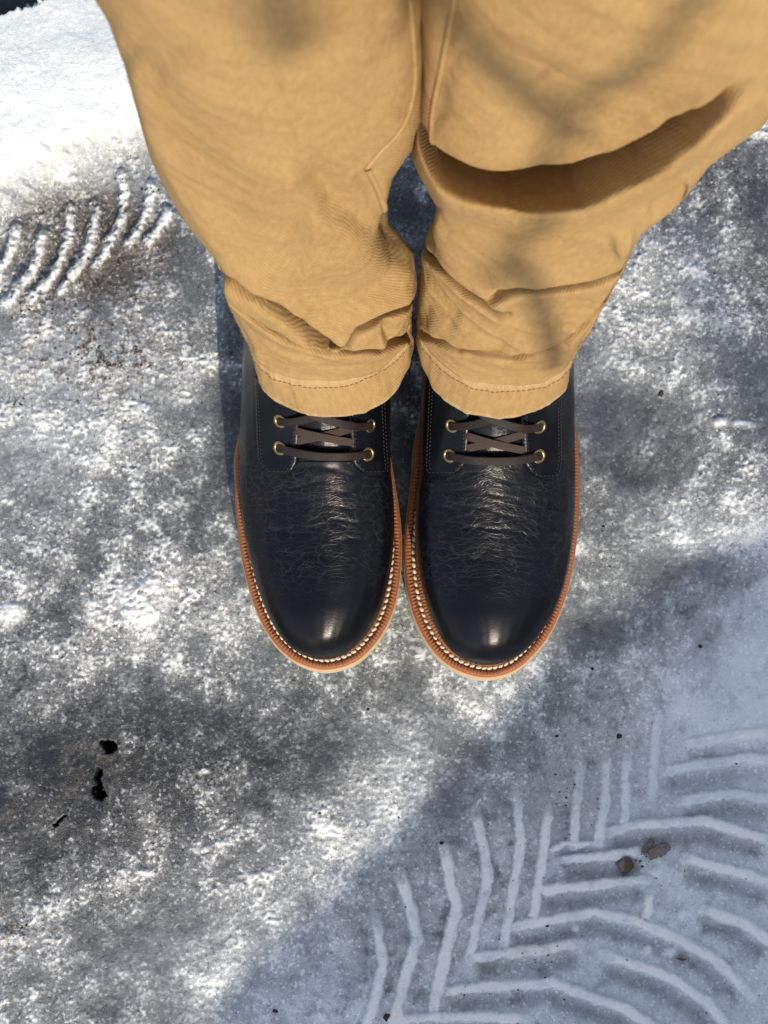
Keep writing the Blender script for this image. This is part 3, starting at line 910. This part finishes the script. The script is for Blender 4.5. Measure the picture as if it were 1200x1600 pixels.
    def band(name, prof, mat, parent=root):
        """prof: list of (inset array or scalar, z array or scalar) from the outer lower edge inwards"""
        k = len(prof); vs = np.zeros((len(A), k, 3))
        for j, (ins_, z) in enumerate(prof):
            vs[:, j, :2] = A - NO * (np.asarray(ins_) * np.ones(len(A)))[:, None]
            vs[:, j, 2] = z
        f = []
        n = len(A)
        for i in range(n):
            i2 = (i + 1) % n
            for j in range(k - 1):
                f.append((i * k + j, i * k + j + 1, i2 * k + j + 1, i2 * k + j))
        me_ = mesh_from(name, vs.reshape(-1, 3), f)
        b_ = bmesh.new(); b_.from_mesh(me_); bmesh.ops.recalc_face_normals(b_, faces=b_.faces)
        if sum(fc.normal.z * fc.calc_area() for fc in b_.faces) < 0: bmesh.ops.reverse_faces(b_, faces=b_.faces[:])
        b_.to_mesh(me_); b_.free()
        return link(name, me_, mat, parent)
    jit = 0.00025 * fbm(arc * 900, arc * 0, 2, 5)
    front = np.clip(-NO[:, 1], 0, 1) ** 1.5
    welt = band("welt", [(0.0, 0.0262), (-0.0001 + jit, 0.0285), (0.0007, 0.0300), (0.0018, 0.0305 - 0.0003 * rib), (0.0030, 0.0308 - 0.0010 * rib * rvar), (0.0043, 0.0306 - 0.0016 * rib * rvar), (0.0047, 0.0284), (0.0068, 0.0282),
                       (0.0074, 0.0316 - 0.0008 * (1 - rib)), (0.0088, 0.0335 - 0.0010 * (1 - rib)), (0.0102, 0.0325), (0.0120, 0.0300), (0.030, 0.0300)], M["welt"])
    welt["label"] = "rust-brown ribbed leather welt"
    band("midsole", [(0.010, 0.0205), (-0.0004 - 0.0010 * front, 0.0207), (-0.0005 - 0.0012 * front, 0.0250), (0.0002, 0.0258), (0.010, 0.0260)], M["rand"])
    band("outsole", [(0.03, 0.0005), (0.001, 0.0008), (-0.0006 - 0.0008 * front, 0.004), (-0.0006 - 0.0009 * front, 0.0180), (-0.0002 - 0.0006 * front, 0.0200), (0.010, 0.0203)], M["sole"])
    # ---- welt stitches, one by one
    me_st = mesh_from("stitch", *capsule(0.0038, 0.00112))
    n_st = round(per / 0.0045)
    ymax = at(toe_x, 690, 0.03).y
    for q in range(n_st):
        i = int((q + 0.25) / n_st * len(A))
        if A[i, 1] > ymax: continue
        p = Vector((A[i, 0] - NO[i, 0] * 0.0060, A[i, 1] - NO[i, 1] * 0.0060, 0.0296))
        o = link("stitch", me_st, M["stitch"], welt)
        o.location = p
        o.rotation_euler = (random.uniform(-.1, .1), random.uniform(-.12, .12), math.atan2(T[i, 1], T[i, 0]) + 0.30 * (1 if mirror else -1) + random.uniform(-.08, .08))
        s_ = random.uniform(0.88, 1.08); o.scale = (s_, random.uniform(.9, 1.1), random.uniform(.9, 1.1))
    return root

def torus(Rr, r, n, m, flat=1.0):
    vs = []
    for i in range(n):
        a = 2 * math.pi * i / n
        for j in range(m):
            b = 2 * math.pi * j / m
            vs.append(Vector(((Rr + r * math.cos(b)) * math.cos(a), (Rr + r * math.cos(b)) * math.sin(a), r * flat * math.sin(b))))
    f = grid_faces(n, m, True) + [((n - 1) * m + j, (n - 1) * m + (j + 1) % m, (j + 1) % m, j) for j in range(m)]
    return vs, f

def capsule(L, r):
    vs = []
    prof = [(-.5, .15), (-.42, .6), (-.25, .95), (0, 1.05), (.25, .95), (.42, .6), (.5, .15)]
    for t, k in prof:
        for q in range(8):
            w = 2 * math.pi * q / 8
            vs.append(Vector((t * L, math.cos(w) * r * k, math.sin(w) * r * k)))
    f = grid_faces(len(prof), 8, True) + [tuple(range(7, -1, -1)), tuple((len(prof) - 1) * 8 + q for q in range(8))]
    return vs, f

build_boot(
    "black leather boot on the left, beside the wide stretch of grey ice",
    # inner side, round the toe, outer side
    [(606, 690), (613, 735), (622, 790), (627, 840), (626, 885), (619, 935), (605, 975), (582, 1010), (552, 1035), (510, 1046), (473, 1038), (443, 1019), (420, 992), (401, 955), (386, 908), (375, 855), (369, 800), (367, 750), (368, 700)],
    [(1029, 490, 520), (1024, 474, 538), (1014, 456, 552), (995, 438, 572), (965, 420, 590), (930, 405, 602), (900, 396, 608), (860, 385, 613), (820, 378, 614), (780, 373, 613), (740, 371, 609), (700, 373, 606), (660, 379, 604), (620, 387, 603), (580, 396, 603)],
    [(442, 655), (573, 663), (441, 698), (571, 708)],
    [([(588, 399), (640, 401), (690, 402), (715, 404), (728, 409), (736, 419), (741, 432), (744, 448)], [(588, 473), (640, 472), (690, 470), (708, 469), (722, 467), (734, 460), (744, 450)]),
     ([(588, 541), (640, 543), (690, 543), (710, 544), (724, 549), (733, 557), (741, 568), (745, 576)], [(588, 598), (640, 600), (700, 603), (725, 605), (738, 604), (745, 600)])],
    ([(596, 462), (722, 460)], [(596, 553), (722, 556)]), at(508, 560, 0.03).x, 0, 1029, 508)
build_boot(
    "black leather boot on the right, nearer the shaded packed snow",
    [(648, 690), (644, 740), (637, 800), (632, 855), (634, 900), (642, 945), (657, 985), (682, 1022), (716, 1047), (760, 1058), (802, 1048), (836, 1020), (863, 983), (884, 932), (897, 875), (904, 815), (906, 755), (904, 700), (899, 665)],
    [(1038, 745, 778), (1033, 727, 796), (1022, 710, 815), (1003, 692, 836), (970, 676, 858), (935, 664, 876), (900, 657, 887), (860, 652, 895), (820, 650, 899), (780, 652, 901), (740, 657, 901), (700, 662, 898), (660, 666, 893), (620, 668, 889), (580, 671, 886)],
    [(710, 663), (839, 664), (706, 710), (838, 711)],
    [([(588, 674), (640, 671), (700, 668), (725, 667), (738, 668), (746, 672)], [(588, 738), (640, 738), (690, 735), (710, 734), (724, 730), (735, 721), (746, 700)]),
     ([(588, 809), (640, 811), (690, 812), (710, 813), (726, 817), (738, 826), (746, 840), (751, 852)], [(588, 878), (640, 876), (690, 877), (720, 877), (736, 874), (746, 867), (751, 860)])],
    ([(596, 728), (722, 726)], [(596, 821), (722, 823)]), at(772, 560, 0.03).x, 1, 1038, 762)

# ------------------------------------------------------------------ the wearer's trousers
def build_person():
    root = thing("person", "person in tan cotton trousers standing with feet together, seen from knees down", "person", (0.012, 0.11, 0.0))
    import bmesh
    NT_, all_v, all_f, wear = 300, [], [], []
    hems = []
    legs = []
    cloth = []
    #            z      front y   half depth to the widest point, half depth behind
    tab_l = [(.124, .0440, .048, .080), (.154, .0575, .044, .080), (.180, .0640, .042, .075), (.215, .0700, .048, .072), (.260, .0810, .054, .070), (.300, .0890, .058, .068), (.360, .0960, .063, .068),
             (.420, .0995, .066, .070), (.480, .1020, .068, .072), (.540, .1020, .072, .075), (.600, .1010, .076, .080), (.680, .0990, .082, .090), (.780, .0960, .090, .100), (.880, .0950, .095, .110), (.960, .0960, .095, .110)]
    tab_r = [(.124, .0440, .048, .080), (.154, .0575, .044, .080), (.180, .0640, .042, .075), (.215, .0700, .048, .072), (.260, .0800, .054, .070), (.300, .0860, .058, .068), (.360, .0910, .064, .068),
             (.420, .0950, .070, .070), (.480, .0960, .074, .072), (.540, .0960, .076, .075), (.600, .0960, .080, .080), (.680, .0960, .085, .090), (.780, .0950, .090, .100), (.880, .0950, .095, .110), (.960, .0960, .095, .110)]
    sil_l = ([(-420, 60), (-200, 100), (-60, 136), (0, 152), (50, 172), (100, 190), (150, 203), (200, 216), (250, 233), (300, 259), (350, 291), (400, 331), (430, 351), (455, 348), (480, 356), (510, 376), (540, 392), (570, 400), (600, 404)],
             [(-420, 666), (0, 668), (60, 670), (120, 672), (180, 668), (220, 656), (250, 634), (280, 613), (320, 604), (350, 608), (375, 634), (395, 650), (440, 656), (475, 648), (495, 643), (520, 648), (550, 645), (570, 640), (600, 628)])
    sil_r = ([(-420, 645), (0, 645), (60, 646), (120, 646), (200, 638), (245, 636), (275, 652), (300, 668), (325, 682), (345, 676), (365, 664), (390, 656), (430, 652), (500, 650), (540, 650), (570, 660), (600, 676)],
             [(-420, 1420), (-200, 1390), (0, 1330), (100, 1275), (170, 1215), (200, 1190), (230, 1148), (260, 1108), (300, 1078), (330, 1050), (365, 1004), (390, 988), (420, 976), (460, 955), (500, 932), (540, 903), (570, 890), (600, 880)])
    def leg(tab, sil, which):
        zs = np.concatenate([np.arange(.124, .52, .00125), np.arange(.52, .70, .003), np.arange(.70, .9601, .01)])
        T = np.array(tab)
        def smooth(col):
            out = np.empty(len(zs))
            for n, z in enumerate(zs):
                i = int(np.clip(np.searchsorted(T[:, 0], z) - 1, 0, len(T) - 2))
                t = (z - T[i, 0]) / (T[i + 1, 0] - T[i, 0])
                p0, p1, p2, p3 = T[max(i - 1, 0), col], T[i, col], T[i + 1, col], T[min(i + 2, len(T) - 1), col]
                out[n] = 0.5 * (2 * p1 + (p2 - p0) * t + (2 * p0 - 5 * p1 + 4 * p2 - p3) * t * t + (3 * p1 - p0 - 3 * p2 + p3) * t ** 3)
            return out
        fy, hd, hb = smooth(1), smooth(2), smooth(3)
        sy = fy + hd
        pxs, rows = proj(np.zeros(len(zs)), sy, zs)
        xl = np.interp(rows, *zip(*sil[0])); xr = np.interp(rows, *zip(*sil[1]))
        depth = (sy - CAM.y) * ST - (zs - CAM.z) * CT
        wl, wr = (xl - 600) * depth / FPX, (xr - 600) * depth / FPX
        # above the frame: run on to the hips
        hip = sstep(.60, .92, zs)
        if which == 0: wl = wl * (1 - hip) + (-0.165) * hip; wr = wr * (1 - hip) + 0.015 * hip
        else: wl = wl * (1 - hip) + 0.012 * hip; wr = wr * (1 - hip) + 0.192 * hip
        cx, hw = (wl + wr) / 2, (wr - wl) / 2
        th = np.linspace(0, 2 * np.pi, NT_, endpoint=False)
        # denser towards the front
        th = th + 0.35 * np.sin(th)
        c, s = np.cos(th), np.sin(th)                       # th=pi faces the front (-y)
        ex = (2 / (2.0 + 0.3 * sstep(.14, .25, zs)))[:, None]
        ux, uy = np.sign(s)[None, :] * np.abs(s)[None, :] ** ex, np.sign(c)[None, :] * np.abs(c)[None, :] ** ex
        X = cx[:, None] + hw[:, None] * ux
        Y = sy[:, None] + np.where(uy < 0, hd[:, None], hb[:, None]) * uy
        Z = np.repeat(zs[:, None], NT_, 1)
        px, py = proj(X, Y, Z)
        nx_, ny_ = ux / hw.mean(), uy / hd.mean()
        nl = np.hypot(nx_, ny_); nx_, ny_ = nx_ / nl, ny_ / nl
        frontw = sstep(0.35, -0.25, uy)
        D = np.zeros_like(X); DY = np.zeros_like(X); DZ = np.zeros_like(X); Wr = np.zeros_like(X)
        # positions are where the fold is seen from above; a fold of height h lies 3 px per mm nearer the leg before it is raised
        def F(pts, amp, wa, wb, ends=.12):
            return fold(px, py, [(x, y - 3.0 * amp) for x, y in pts], amp * .001, wa, wb, ends)
        def DIP(pts, h, w, ends=.2):
            nonlocal D, DZ
            d, s_, t = poly_dist(px, py, pts)
            h = h * .001 * sstep(0, ends, t) * sstep(0, ends, 1 - t)
            va, cr_ = np.exp(-((s_ + .9 * w) / w) ** 2), np.exp(-((s_ - .5 * w) / (.9 * w)) ** 2)
            D = D + h * (-.9 * va + .25 * cr_); DZ = DZ + h * (-.6 * va + .9 * cr_)
        def LAP(pts, h, w, ends=.12):
            """cloth lapping down over a hollow, with the crest of the next bunch below it"""
            nonlocal D, DZ
            d, s_, t = poly_dist(px, py, [(x, y - 2.0 * h) for x, y in pts])
            h = h * .001 * sstep(0, ends, t) * sstep(0, ends, 1 - t)
            up_, va, cr_ = np.exp(-((s_ + .5 * w) / (.75 * w)) ** 2), np.exp(-((s_ - .25 * w) / (.42 * w)) ** 2), np.exp(-((s_ - 1.15 * w) / (.6 * w)) ** 2)
            D = D + h * (.5 * up_ - 1.0 * va + .35 * cr_)
            DZ = DZ + h * (-.5 * up_ - .7 * va + .8 * cr_)
        if which == 0:
            LAP([(318, 432), (368, 447), (430, 484), (500, 533), (550, 552)], 11, 17)
            LAP([(500, 545), (560, 517), (610, 492), (672, 468)], 6, 14)
            LAP([(330, 455), (400, 506), (460, 540), (515, 557), (590, 556), (665, 530)], 9, 13)
            D += F([(365, 440), (440, 425), (520, 416), (590, 420), (650, 440)], 3.0, 16, 30)
            D += F([(392, 540), (440, 566), (500, 585), (560, 588), (640, 570)], -3.5, 12, 14)
            DIP([(462, 215), (474, 280), (508, 335), (560, 366), (632, 388)], 6.5, 26, .3)
            D += F([(460, 350), (520, 395), (590, 415), (650, 420)], 3.0, 26, 40)
            D += F([(590, 500), (625, 492), (668, 486)], -7.0, 18, 20, .2)
            D += F([(600, 522), (660, 515)], 4.0, 14, 14, .3)
            D += F([(560, 255), (590, 300), (640, 370)], -4.0, 14, 16)
            D += F([(196, 90), (212, 160), (245, 240), (300, 330), (352, 415)], 3.5, 26, 13)
            D += F([(180, 40), (260, 160), (330, 260), (400, 350)], -2.5, 40, 50)
            D += F([(300, 60), (400, 190), (470, 320)], 3.5, 80, 80)
            D += F([(620, 0), (628, 120), (600, 215)], 2.0, 22, 22)
        else:
            # the knee cloth drops behind the top of the bunched shin: a deep hollow between the two
            zc = np.interp(px, [600, 690, 800, 900, 1000, 1080, 1140, 1200], [.398, .400, .405, .418, .460, .510, .545, .565])
            a = sstep(590, 635, px) * sstep(1190, 1060, px)
            knee = sstep(-.012, .010, Z - zc)
            DY += np.interp(px, [620, 690, 760, 850, 980, 1080, 1160], [.004, -.002, -.008, -.017, -.015, -.010, .0]) * knee * sstep(.60, .50, Z)
            g = lambda c, w: a * np.exp(-((Z - zc - c) / w) ** 2)
            wob = 1 + 0.9 * fbm(X * 24, X * 0 + 3, 2, 33)
            DY += -0.032 * g(-.008, .011) + (0.006 + 0.008 * sstep(800, 680, px)) * g(-.032, .015) + 0.003 * g(.016, .010)
            DZ += 0.026 * g(-.031, .013) - 0.030 * g(-.008, .010) - 0.012 * g(.011, .010) * wob
            LAP([(642, 385), (690, 420), (735, 462), (805, 508)], 9, 16)
            D += F([(650, 470), (700, 480), (760, 512), (800, 530)], -3.0, 20, 22)
            LAP([(755, 462), (850, 460), (920, 450), (1005, 418)], 8, 15)
            LAP([(872, 545), (925, 500), (968, 452)], 5, 12)
            D += F([(955, 405), (1000, 388)], 6, 18, 12, .3)
            LAP([(645, 518), (720, 550), (800, 562), (895, 538)], 5, 12)
            D += F([(700, 512), (800, 532), (880, 510)], 3.0, 22, 22)
            D += F([(720, 60), (780, 120), (850, 180)], -2.5, 50, 50)
            D += F([(1010, 330), (1040, 310), (1085, 280)], -4.0, 12, 16, .2)
            D += F([(700, 0), (690, 110), (680, 200)], -2.0, 20, 20)
        bunch = sstep(.34, .22, Z) + 0.06
        rid = 1 - 2.2 * np.abs(fbm(X * 16 + Z * 8, Z * 42 + X * 12, 3, 141 + which))
        D += 0.0016 * np.clip(rid, 0, 1) ** 2 * bunch
        D += 0.0010 * fbm(X * 17, Z * 13 + Y * 9, 2, 91 + which) + 0.00015 * fbm(X * 90, Z * 90, 2, 95 + which)
        D *= frontw * np.ones_like(D)
        # gathered fullness round the calf, also at the sides and back
        D += 0.0018 * fbm(np.cos(th)[None, :] * 2.2 + 9 * which, np.sin(th)[None, :] * 2.2 + Z * 30, 3, 99) * sstep(.15, .20, Z)
        X2, Y2, Z2 = X + D * nx_, Y + D * ny_ - DY * sstep(0.9, 0.2, uy), Z + DZ * frontw
        # settle the cloth inside the outline it has from the front
        qx, qy = proj(X2, Y2, Z2)
        L_, R_ = np.interp(qy, *zip(*sil[0])), np.interp(qy, *zip(*sil[1]))
        c_, h_ = (L_ + R_) / 2, (R_ - L_) / 2
        u = (qx - c_) / h_; au = np.abs(u)
        au2 = np.where(au < .86, au, .86 + .14 * np.tanh((au - .86) / .14))
        au2 = au + (au2 - au) * sstep(-40, 40, qy) * sstep(615, 580, qy)
        dep = (Y2 - CAM.y) * ST - (Z2 - CAM.z) * CT
        X2 = (c_ + np.sign(u) * au2 * h_ - 600) * dep / FPX
        off = sum(len(v) for v in all_v)
        V = np.stack([X2, Y2, Z2], -1)
        all_v.append(V.reshape(-1, 3))
        n = len(zs)
        i = np.arange(n * NT_).reshape(n, NT_) + off
        j = np.roll(i, -1, 1)
        all_f.extend(np.stack([i[:-1], j[:-1], j[1:], i[1:]], -1).reshape(-1, 4).tolist())
        all_f.append(i[-1].tolist())
        wear.append(Wr.reshape(-1))
        dv = np.zeros_like(Z2); dv[1:] = np.sqrt(np.diff(X2, axis=0) ** 2 + np.diff(Y2, axis=0) ** 2 + np.diff(Z2, axis=0) ** 2)
        vv = np.cumsum(dv, 0)
        du = np.hypot(np.diff(X, axis=1, prepend=X[:, -1:]), np.diff(Y, axis=1, prepend=Y[:, -1:]))
        uu = np.cumsum(du, 1); uu = uu - uu[:, NT_ // 2][:, None]
        cl = np.stack([uu + 3.7 * which, vv * (1.0 if which else -1.0), np.zeros_like(Z)], -1)
        cloth.append(cl.reshape(-1, 3))
        legs.append((V, zs, th))
    leg(tab_l, sil_l, 0)
    leg(tab_r, sil_r, 1)
    me = mesh_from("trousers", np.concatenate(all_v), all_f)
    bm = bmesh.new(); bm.from_mesh(me); bmesh.ops.recalc_face_normals(bm, faces=bm.faces); bm.to_mesh(me)
    bvh = BVHTree.FromBMesh(bm); bm.free()
    wa = me.attributes.new("wear", 'FLOAT', 'POINT'); wa.data.foreach_set("value", np.concatenate(wear).astype(np.float32))
    def set_cloth(m_, arr):
        a_ = m_.attributes.new("cloth", 'FLOAT_VECTOR', 'POINT'); a_.data.foreach_set("vector", np.asarray(arr, dtype=np.float32).ravel())
    set_cloth(me, np.concatenate(cloth))
    tr = link("trousers", me, M["twill"], root)
    tr["label"] = "tan cotton twill trousers bunched in folds at knee and ankle"
    md = tr.modifiers.new("cloth_thickness", 'SOLIDIFY'); md.thickness = 0.0009; md.offset = -1

    # ---- turned-up hem: its own band, a little proud of the leg, with a row of stitching
    for which, (V, zs, th) in enumerate(legs):
        kr = int(np.searchsorted(zs, .124 + .0300))
        src = V[:kr + 1]                                    # rows from the lower edge up
        cen = src.mean(1)
        rows = []
        for t, off in ((0.0, -.0010), (0.0, .0006), (.06, .0012), (.2, .0014), (.5, .0013), (.8, .0012), (.93, .0009), (1.0, .0001)):
            r = t * kr; a = int(min(math.floor(r), kr - 1)); f = r - a
            P = src[a] * (1 - f) + src[a + 1] * f
            c = cen[a] * (1 - f) + cen[a + 1] * f
            d = P - c; d[:, 2] = 0; d /= np.linalg.norm(d, axis=1)[:, None]
            wav = 0.0012 * fbm(np.arange(NT_) * 0.11, np.full(NT_, t * 2.0), 2, 12 + which)
            Q = P + d * (off + wav * (1.0 if 0 < t < 1 else 0.0))[:, None]
            if t == 0: Q[:, 2] -= 0.0012
            rows.append(Q)
        nr = len(rows)
        hme = mesh_from("hem", np.concatenate(rows), grid_faces(nr, NT_, True))
        b_ = bmesh.new(); b_.from_mesh(hme); bmesh.ops.recalc_face_normals(b_, faces=b_.faces); b_.to_mesh(hme); b_.free()
        wv = np.zeros((nr, NT_)); wv[:3] = [[.6], [1], [.7]]; wv[6] = .35; wv[7] = .5
        ha = hme.attributes.new("wear", 'FLOAT', 'POINT'); ha.data.foreach_set("value", wv.ravel().astype(np.float32))
        HR = np.array(rows)
        hu = np.cumsum(np.linalg.norm(np.diff(HR, axis=1, prepend=HR[:, -1:]), axis=2), 1); hu = hu - hu[:, NT_ // 2][:, None]
        hv = np.cumsum(np.linalg.norm(np.diff(HR, axis=0, prepend=HR[:1]), axis=2), 0)
        set_cloth(hme, np.stack([hu + 5.1 * which, hv * (1.0 if which else -1.0), np.zeros_like(hu)], -1))
        h = link("hem", hme, M["twill"], tr)
        # stitches along the top of the hem
        P = rows[6] * .5 + rows[5] * .5
        d = P - P.mean(0); d[:, 2] = 0; d /= np.linalg.norm(d, axis=1)[:, None]
        ring = [Vector(p) for p in (P + d * 0.0003)]
        pts, per = resample(ring, int(per_len(ring) / 0.0016), True)
        vs, fs = [], []
        cv, cf = capsule(0.0024, 0.00036)
        for i in range(0, len(pts), 2):
            t = (pts[(i + 1) % len(pts)] - pts[i - 1]).normalized()
            ang = math.atan2(t.y, t.x); o = len(vs)
            m = Matrix.Translation(pts[i]) @ Matrix.Rotation(ang, 4, 'Z')
            vs.extend(m @ v for v in cv); fs.extend(tuple(o + k for k in q) for q in cf)
        s_ = link("hem_stitching", mesh_from("hem_stitching", vs, fs), M["seamthread"], tr)
        s_["kind"] = "stuff"
    # ---- seams: a felled ridge along the inside of each leg
    def seam(name, line, w, hgt, side=1):
        pts = []
        L = catmull([Vector((x, y)) for x, y in line], 24)
        for p in L:
            loc, n, i, d = bvh.ray_cast(CAM, ray_dir(p.x, p.y))
            if loc is None: continue
            if n.dot(ray_dir(p.x, p.y)) > 0: n = -n
            if pts and (loc - pts[-1][0]).length > 0.02: break
            pts.append((loc, n))
        vs = []
        for i, (p, n) in enumerate(pts):
            d = (pts[min(i + 1, len(pts) - 1)][0] - pts[max(i - 1, 0)][0]).normalized()
            s = d.cross(n).normalized()
            for a, b in ((-1.2, -.4), (-.9, .55), (-.4, .95), (0.2, 1.0), (.75, .8), (.95, .2), (1.1, -.6)):
                vs.append(p + s * (a * w) + n * (b * hgt))
        if len(pts) < 3: return
        me_ = mesh_from(name, vs, grid_faces(len(pts), 7))
        wv = np.tile(np.array([0, .05, .15, .15, .2, .0, 0], dtype=np.float32), len(pts))
        a_ = me_.attributes.new("wear", 'FLOAT', 'POINT'); a_.data.foreach_set("value", wv)
        set_cloth(me_, np.array([list(v) for v in vs]))
        link(name, me_, M["twill"], tr)
        vs = []
        for i, (p, n) in enumerate(pts):
            d = (pts[min(i + 1, len(pts) - 1)][0] - pts[max(i - 1, 0)][0]).normalized()
            s = d.cross(n).normalized()
            for q in range(5):
                w_ = 2 * math.pi * q / 5
                vs.append(p + s * (side * w * 1.05) + n * 0.0001 + (s * math.cos(w_) + n * math.sin(w_)) * 0.0006 * (1.0 if i % 3 else 0.6))
        link("seam_thread", mesh_from("seam_thread", vs, grid_faces(len(pts), 5, True)), M["seamthread"], tr)
    seam("inseam", [(640, -60), (641, 0), (645, 60), (648, 120), (640, 170), (622, 207), (596, 235), (574, 262)], 0.0016, 0.0011)
    seam("inseam", [(575, 264), (590, 295), (603, 330), (606, 352)], 0.0015, 0.0011)
    seam("inseam", [(716, -60), (710, 0), (699, 60), (687, 120), (677, 170), (674, 210), (676, 228)], 0.0015, 0.0010, -1)

def per_len(r):
    return sum((r[(i + 1) % len(r)] - r[i]).length for i in range(len(r)))

build_person()

# ------------------------------------------------------------------ small things lying on the packed snow
def sheet(name, pts, mat, z0, label, cat, thick=0.0006, group=None):
    """thin curled flake: pts = (px, py, height above the ground in m), fan from the first point"""
    c = at(pts[0][0], pts[0][1], 0)
    base = Vector((c.x, c.y, ground_z(c.x, c.y)))
    vs = []
    for x, y, h in pts:
        p = at(x, y, 0.0); vs.append(Vector((p.x, p.y, base.z + h)))
    n = len(vs) - 1
    import bmesh
    me = mesh_from(name, vs, [(0, i + 1, (i + 1) % n + 1) for i in range(n)], False)
    bm = bmesh.new(); bm.from_mesh(me)
    bmesh.ops.recalc_face_normals(bm, faces=bm.faces)
    if sum(f.normal.z for f in bm.faces) < 0: bmesh.ops.reverse_faces(bm, faces=bm.faces[:])
    bmesh.ops.subdivide_edges(bm, edges=bm.edges[:], cuts=2, use_grid_fill=True, smooth=0.12, fractal=0.6, seed=3)
    bm.to_mesh(me); bm.free()
    o = link(name, me, mat)
    md = o.modifiers.new("thickness", 'SOLIDIFY'); md.thickness = thick
    return tag(o, label, cat, group)

def folded_leaf():
    c = at(976, 1353, 0)
    root = thing("dead_leaf", "folded scrap of brown leaf lying in the tread print", "leaf", (c.x, c.y, 0))
    def half(name, outline, mat):
        """one side of the fold, from the raised ridge down to its ragged rim"""
        ridge = [(976, 1339, .0045), (976, 1348, .0065), (975.5, 1358, .0058), (974, 1368, .0012)]
        R_ = resample([Vector(p) for p in ridge], 12)[0]; O_ = resample([Vector(p) for p in outline], 12)[0]
        vs = []
        for n in range(12):
            for m in range(7):
                t = m / 6
                p = R_[n].lerp(O_[n], t)
                q = at(p.x + (0.5 * math.sin(n * 2.1) * t), p.y + 0.4 * math.sin(n * 1.3) * t, 0)
                vs.append(Vector((q.x, q.y, ground_z(q.x, q.y) + p.z + 0.0012 * math.sin(math.pi * t) + 0.0003 * math.sin(n * 1.7 + m))))
        o = link(name, mesh_from(name, vs, grid_faces(12, 7)), mat, root)
        md = o.modifiers.new("thickness", 'SOLIDIFY'); md.thickness = 0.0004
    half("leaf_half", [(976, 1339, .0045), (970, 1344, .003), (962, 1350, .0012), (968, 1358, .001), (974, 1368, .0012)], M["leaf_pale"])
    half("leaf_half", [(976, 1339, .0045), (984, 1343, .0035), (991, 1351, .0015), (986, 1361, .001), (974, 1368, .0012)], M["leaf"])
folded_leaf()
sheet("leaf_sliver", [(1065, 1499, .004), (1056, 1499, .002), (1064, 1496, .003), (1075, 1499, .0025), (1066, 1502, .0015)], M["leaf"], 0,
      "tiny dark sliver of leaf on snow near the bottom corner", "leaf")

def bark():
    root = thing("bark_flake", "curled grey-brown bark flake with dark specks beside the leaf scrap", "bark", at(1026, 1327, 0))
    def curl(name, a, b, w, lift, n=14, m=9):
        A, B = at(*a, 0), at(*b, 0)
        d = (B - A); L = d.length; d.normalize(); s = Vector((-d.y, d.x, 0))
        vs = []
        for i in range(n):
            t = i / (n - 1)
            p = A.lerp(B, t); zb = ground_z(p.x, p.y)
            ww = w * (0.45 + 0.65 * math.sin(math.pi * min(1, t * .9 + .08)) ** 0.6) * (1 + 0.14 * math.sin(13 * t) + 0.1 * math.sin(29 * t))
            for j in range(m):
                u = j / (m - 1) * 2 - 1
                vs.append(Vector((p.x, p.y, zb)) + s * (u * ww) + Vector((0, 0, lift * (1 - u * u) + 0.0012 + 0.0006 * math.sin(7 * u + 11 * t))))
        o = link(name, mesh_from(name, vs, grid_faces(n, m)), M["bark"], root)
        md = o.modifiers.new("thickness", 'SOLIDIFY'); md.thickness = 0.0009
    curl("flake", (1013, 1337), (1046, 1322), 0.0030, 0.0030)
    curl("splinter", (1003, 1333), (1021, 1313), 0.0014, 0.0018)
bark()

def grit():
    rng = random.Random(11)
    vs, fs = [], []
    spots = []
    for _ in range(300):
        spots.append((rng.uniform(560, 1200), rng.uniform(1080, 1600), rng.uniform(.0003, .0008)))
    for _ in range(260):
        spots.append((rng.uniform(0, 1200), rng.uniform(0, 1600), rng.uniform(.0003, .0008)))
    for cx, cy, r, n in ((850, 1480, 60, 22), (900, 1250, 70, 26), (1005, 1345, 40, 20), (640, 1250, 60, 14), (165, 560, 110, 110), (110, 420, 90, 60), (60, 480, 60, 40), (215, 300, 50, 30), (150, 1215, 50, 40), (30, 1450, 25, 26), (30, 632, 16, 14), (160, 18, 24, 14)):
        for _ in range(n):
            spots.append((rng.gauss(cx, r * .5), rng.gauss(cy, r * .45), rng.uniform(.0004, .0013)))
    for x, y, r in ((967, 1150, .0028), (870, 1150, .0018), (690, 1318, .0018), (605, 1588, .0030), (925, 1045, .0018), (952, 885, .0022), (943, 822, .0020), (1033, 615, .0026), (575, 1108, .0016), (500, 1270, .0018), (430, 1580, .0026), (1095, 1010, .0020)):
        spots.append((x, y, r))
    for x, y, r in spots:
        p = at(x, y, 0)
        z = ground_z(p.x, p.y)
        o = len(vs)
        k = 5
        a0 = rng.uniform(0, 6.28); el = rng.uniform(.5, 1.0)
        for q in range(k):
            a = a0 + 2 * math.pi * q / k; rr = r * rng.uniform(.7, 1.3)
            vs.append(Vector((p.x + math.cos(a) * rr, p.y + math.sin(a) * rr * el, z - 0.0004)))
        vs.append(Vector((p.x + rng.uniform(-.3, .3) * r, p.y + rng.uniform(-.3, .3) * r, z + r * rng.uniform(.5, 1.0))))
        fs.extend((o + q, o + (q + 1) % k, o + k) for q in range(k))
    o = link("grit", mesh_from("grit", vs, fs, False), M["grit"])
    tag(o, "dark grit scattered over the ice and snow", kind="stuff")
grit()
